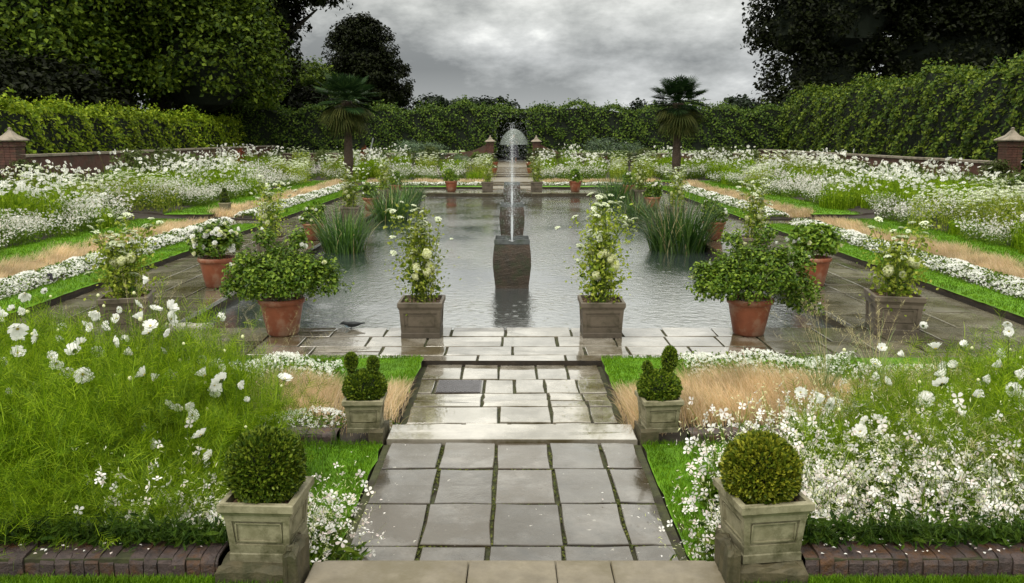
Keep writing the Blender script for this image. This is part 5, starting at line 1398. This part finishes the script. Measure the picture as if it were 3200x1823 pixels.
mb = MB(); n = 150
P = np.concatenate([np.stack([R.uniform(-1.5,1.5,n), R.uniform(3.1,5.2,n), np.full(n,.152)],1), np.stack([R.uniform(-.7,.7,40), R.uniform(2.6,2.85,40), np.full(40,.57)],1), np.stack([np.sign(R.normal(size=60))*R.uniform(1.1,2.2,60), R.uniform(2.78,2.86,60), np.full(60,.635)],1)])
P = P[np.abs(P[:,0])+R.normal(0,.25,len(P)) > .62]
mb.scatter(LEAF_V,LEAF_F,frames(rdir(len(P))*.25+[0,0,1],R.uniform(.010,.02,len(P))),P)
tag(mb.build('fallen_petal', M['pinkw']), 'scattered fallen white petals on the path edges, lawns and kerbs', 'petals', kind='stuff')
# ------------------------------------------------------------------ small things
t = thing('inspection_cover', 'iron inspection cover with cross ribs set in the lower path', 'drain cover', (-.45, 6.92, 0))
mb = MB(); mb.box(-.2,.2,-.19,.19,-.03,-.004); mb.build('frame', M['flag'], t)
mb = MB(); mb.box(-.185,.185,-.175,.175,-.02,.003)
for i in range(22):
    for j in range(14):
        if i % 2 == j % 2: mb.box(-.175+i*.016,-.165+i*.016,-.165+j*.0236,-.157+j*.0236,.003,.006)
mb.build('plate', M['iron'], t)
for (x, lab) in ((-3.75,'larger'),(-3.52,'smaller')):
    mb = MB(); slab(mb, x-.13, x+.12, 9.10, 9.28, .03, g=.002, jit=.03, th=.05)
    tag(mb.build('stone_fragment', M['pale']), f'{lab} pale broken stone at the near left corner of the pool', 'stone')
# bird on the pool edge
t = thing('bird', 'small dark bird with pale blue breast crouched on the near pool edge', 'bird', (-1.78, 9.10, .0), .12)
mb = MB(); mb.tube([(-.135,0,.052),(-.115,0,.056),(-.10,0,.062),(-.085,0,.068),(-.065,0,.062),(-.04,0,.052),(0,0,.05),(.04,0,.05),(.075,0,.052),(.10,0,.056),(.15,0,.062)], [.002,.006,.016,.02,.021,.027,.034,.032,.022,.012,.006], 12)
mb.build('body', M['plume'], t, True)
mb = MB(); mb.tube([(-.07,0,.046),(-.045,0,.034),(-.01,0,.028)], [.012,.023,.012], 10); mb.build('breast', M['bluew'], t, True)
for sy in (-1,1):
    mb = MB(); mb.tube([(-.03,sy*.028,.06),(.03,sy*.032,.058),(.11,sy*.016,.06)], [.012,.014,.003], 8); mb.build('wing', M['plume'], t, True)
    mb = MB(); mb.tube([(.0,sy*.012,.03),(.005,sy*.012,.012),(-.012,sy*.014,.003)], .003, 5); mb.build('leg', M['plume'], t)
# slanting pole by the left hedge
t = thing('garden_post', 'slanting pale grey post leaning in the bed right of the left palm', 'post', (-7.6, 45, .7))
mb = MB(); mb.tube([(0,0,0),(.16,0,.75),(.30,0,1.3)], [.05,.045,.035], 8); mb.build('shaft', M['post'], t)
# plant label
mb = MB(); mb.box(-.035,.035,-.004,.004,0,.11); o = tag(mb.build('plant_label', M['dark']), 'small dark plant label stuck in the left alyssum', 'plant label'); o.location = (-6.4, 11.5, .12)

# ------------------------------------------------------------------ person with umbrella at the top of the far steps
def skin_body(parent):
    V = [(0,0,.92),(0,0,1.12),(0,0,1.36),(0,-.005,1.46),(0,-.01,1.56),(0,-.01,1.66)]
    rad = [.13,.115,.125,.05,.075,.06]; E = [(0,1),(1,2),(2,3),(3,4),(4,5)]
    def chain(start, pts, rs):
        a = start
        for p, r in zip(pts, rs):
            V.append(p); rad.append(r); E.append((a, len(V)-1)); a = len(V)-1
        return a
    for s in (-1,1):
        chain(0, [(s*.09,0,.86),(s*.10,-.01,.48),(s*.10,.01,.09),(s*.105,-.12,.04)], [.085,.06,.042,.035])
    ends = []
    ends.append(chain(2, [(-.17,0,1.38),(-.23,-.02,1.10),(-.13,-.20,1.16)], [.055,.042,.03]))
    ends.append(chain(2, [(.17,0,1.38),(.22,.02,1.10),(.14,-.18,1.20)], [.055,.042,.03]))
    for e, s in zip(ends, (-1,1)):
        x,y,z = V[e]
        h = chain(e, [(x+s*-.02,y-.06,z+.03)], [.026])
        hx,hy,hz = V[h]
        for k, (dx,dz,L_) in enumerate(((-.02,.02,.055),(-.007,.025,.065),(.007,.022,.06),(.02,.015,.05))):
            chain(h, [(hx+dx,hy-L_*.5,hz+dz),(hx+dx,hy-L_*.75,hz+dz-.02)], [.009,.008])
        chain(h, [(hx-s*.03,hy-.01,hz+.03),(hx-s*.03,hy-.035,hz+.04)], [.010,.009])
    me = bpy.data.meshes.new('body'); me.from_pydata(V, E, []); me.materials.append(M['skin'])
    o = link('body', me, parent)
    md = o.modifiers.new('skin', 'SKIN')
    for i, r in enumerate(rad): me.skin_vertices[0].data[i].radius = (r, r*.85 if i < 3 else r)
    me.skin_vertices[0].data[0].use_root = True
    o.modifiers.new('sub', 'SUBSURF').levels = 1
    return o
t = thing('person', 'person in dark clothes under an umbrella at the top of the far steps', 'person', (.12, 50.0, .55), .1)
b = skin_body(t)
mb = MB(); mb.lathe([(.30,.32),(.27,.6),(.20,.92),(.16,1.08),(.18,1.25),(.19,1.36),(.12,1.44),(.07,1.47)], 20, cap0=False, cap1=False)
mb.build('coat', M['dark'], b, True)
for s in (-1,1):
    mb = MB(); mb.tube([(s*.15,0,1.40),(s*.20,-.005,1.26),(s*.235,-.01,1.10),(s*.18,-.12,1.15)], [.07,.065,.06,.045], 8); mb.build('sleeve', M['dark'], b, True)
mb = MB(); mb.tube([(0,.03,1.50),(0,.035,1.58),(0,.02,1.68),(0,.0,1.74)], [.06,.09,.088,.03], 10); mb.build('hair', M['plume'], b, True)
for s in (-1,1):
    mb = MB(); mb.lathe([(.001,-.008),(.009,0),(.001,.008)],6,c=(s*.03,-.082)); o = mb.build('eye', M['plume'], b); o.location = (0,0,1.63)
mb = MB(); mb.tube([(0,-.075,1.635),(0,-.10,1.60),(0,-.085,1.59)], [.01,.014,.01], 6); mb.build('nose', M['skin'], b)
u = thing('umbrella', 'large pale see through umbrella held over the person at the far archway', 'umbrella', (.12, 49.9, .55))
mb = MB(); seg = 16; a = np.linspace(0,2*PI,seg,endpoint=False); rr = []
for th in np.linspace(.03, 1.15, 7):
    q = np.where(np.arange(seg)%2==0, 1, .985); rr.append(np.stack([np.cos(a)*.86*math.sin(th)/math.sin(1.15)*q, np.sin(a)*.86*math.sin(th)/math.sin(1.15)*q, np.full(seg, 1.05+.92*(math.cos(th)-math.cos(1.15))/(1-math.cos(1.15)))],1))
mb.rings(rr, cap0=True, cap1=False); mb.build('canopy', M['brolly'], u, True)
mb = MB(); mb.tube([(.05,-.22,1.10),(.03,-.1,1.5),(0,0,2.0)], .009, 6); mb.build('shaft', M['iron'], u)
for k in range(8):
    an = k*PI/4; mb = MB(); mb.tube([(0,0,1.95),(math.cos(an)*.5,math.sin(an)*.5,1.72),(math.cos(an)*.86,math.sin(an)*.86,1.06)], .005, 4); mb.build('rib', M['iron'], u)
print('COUNTS', counts, len(bpy.data.objects))
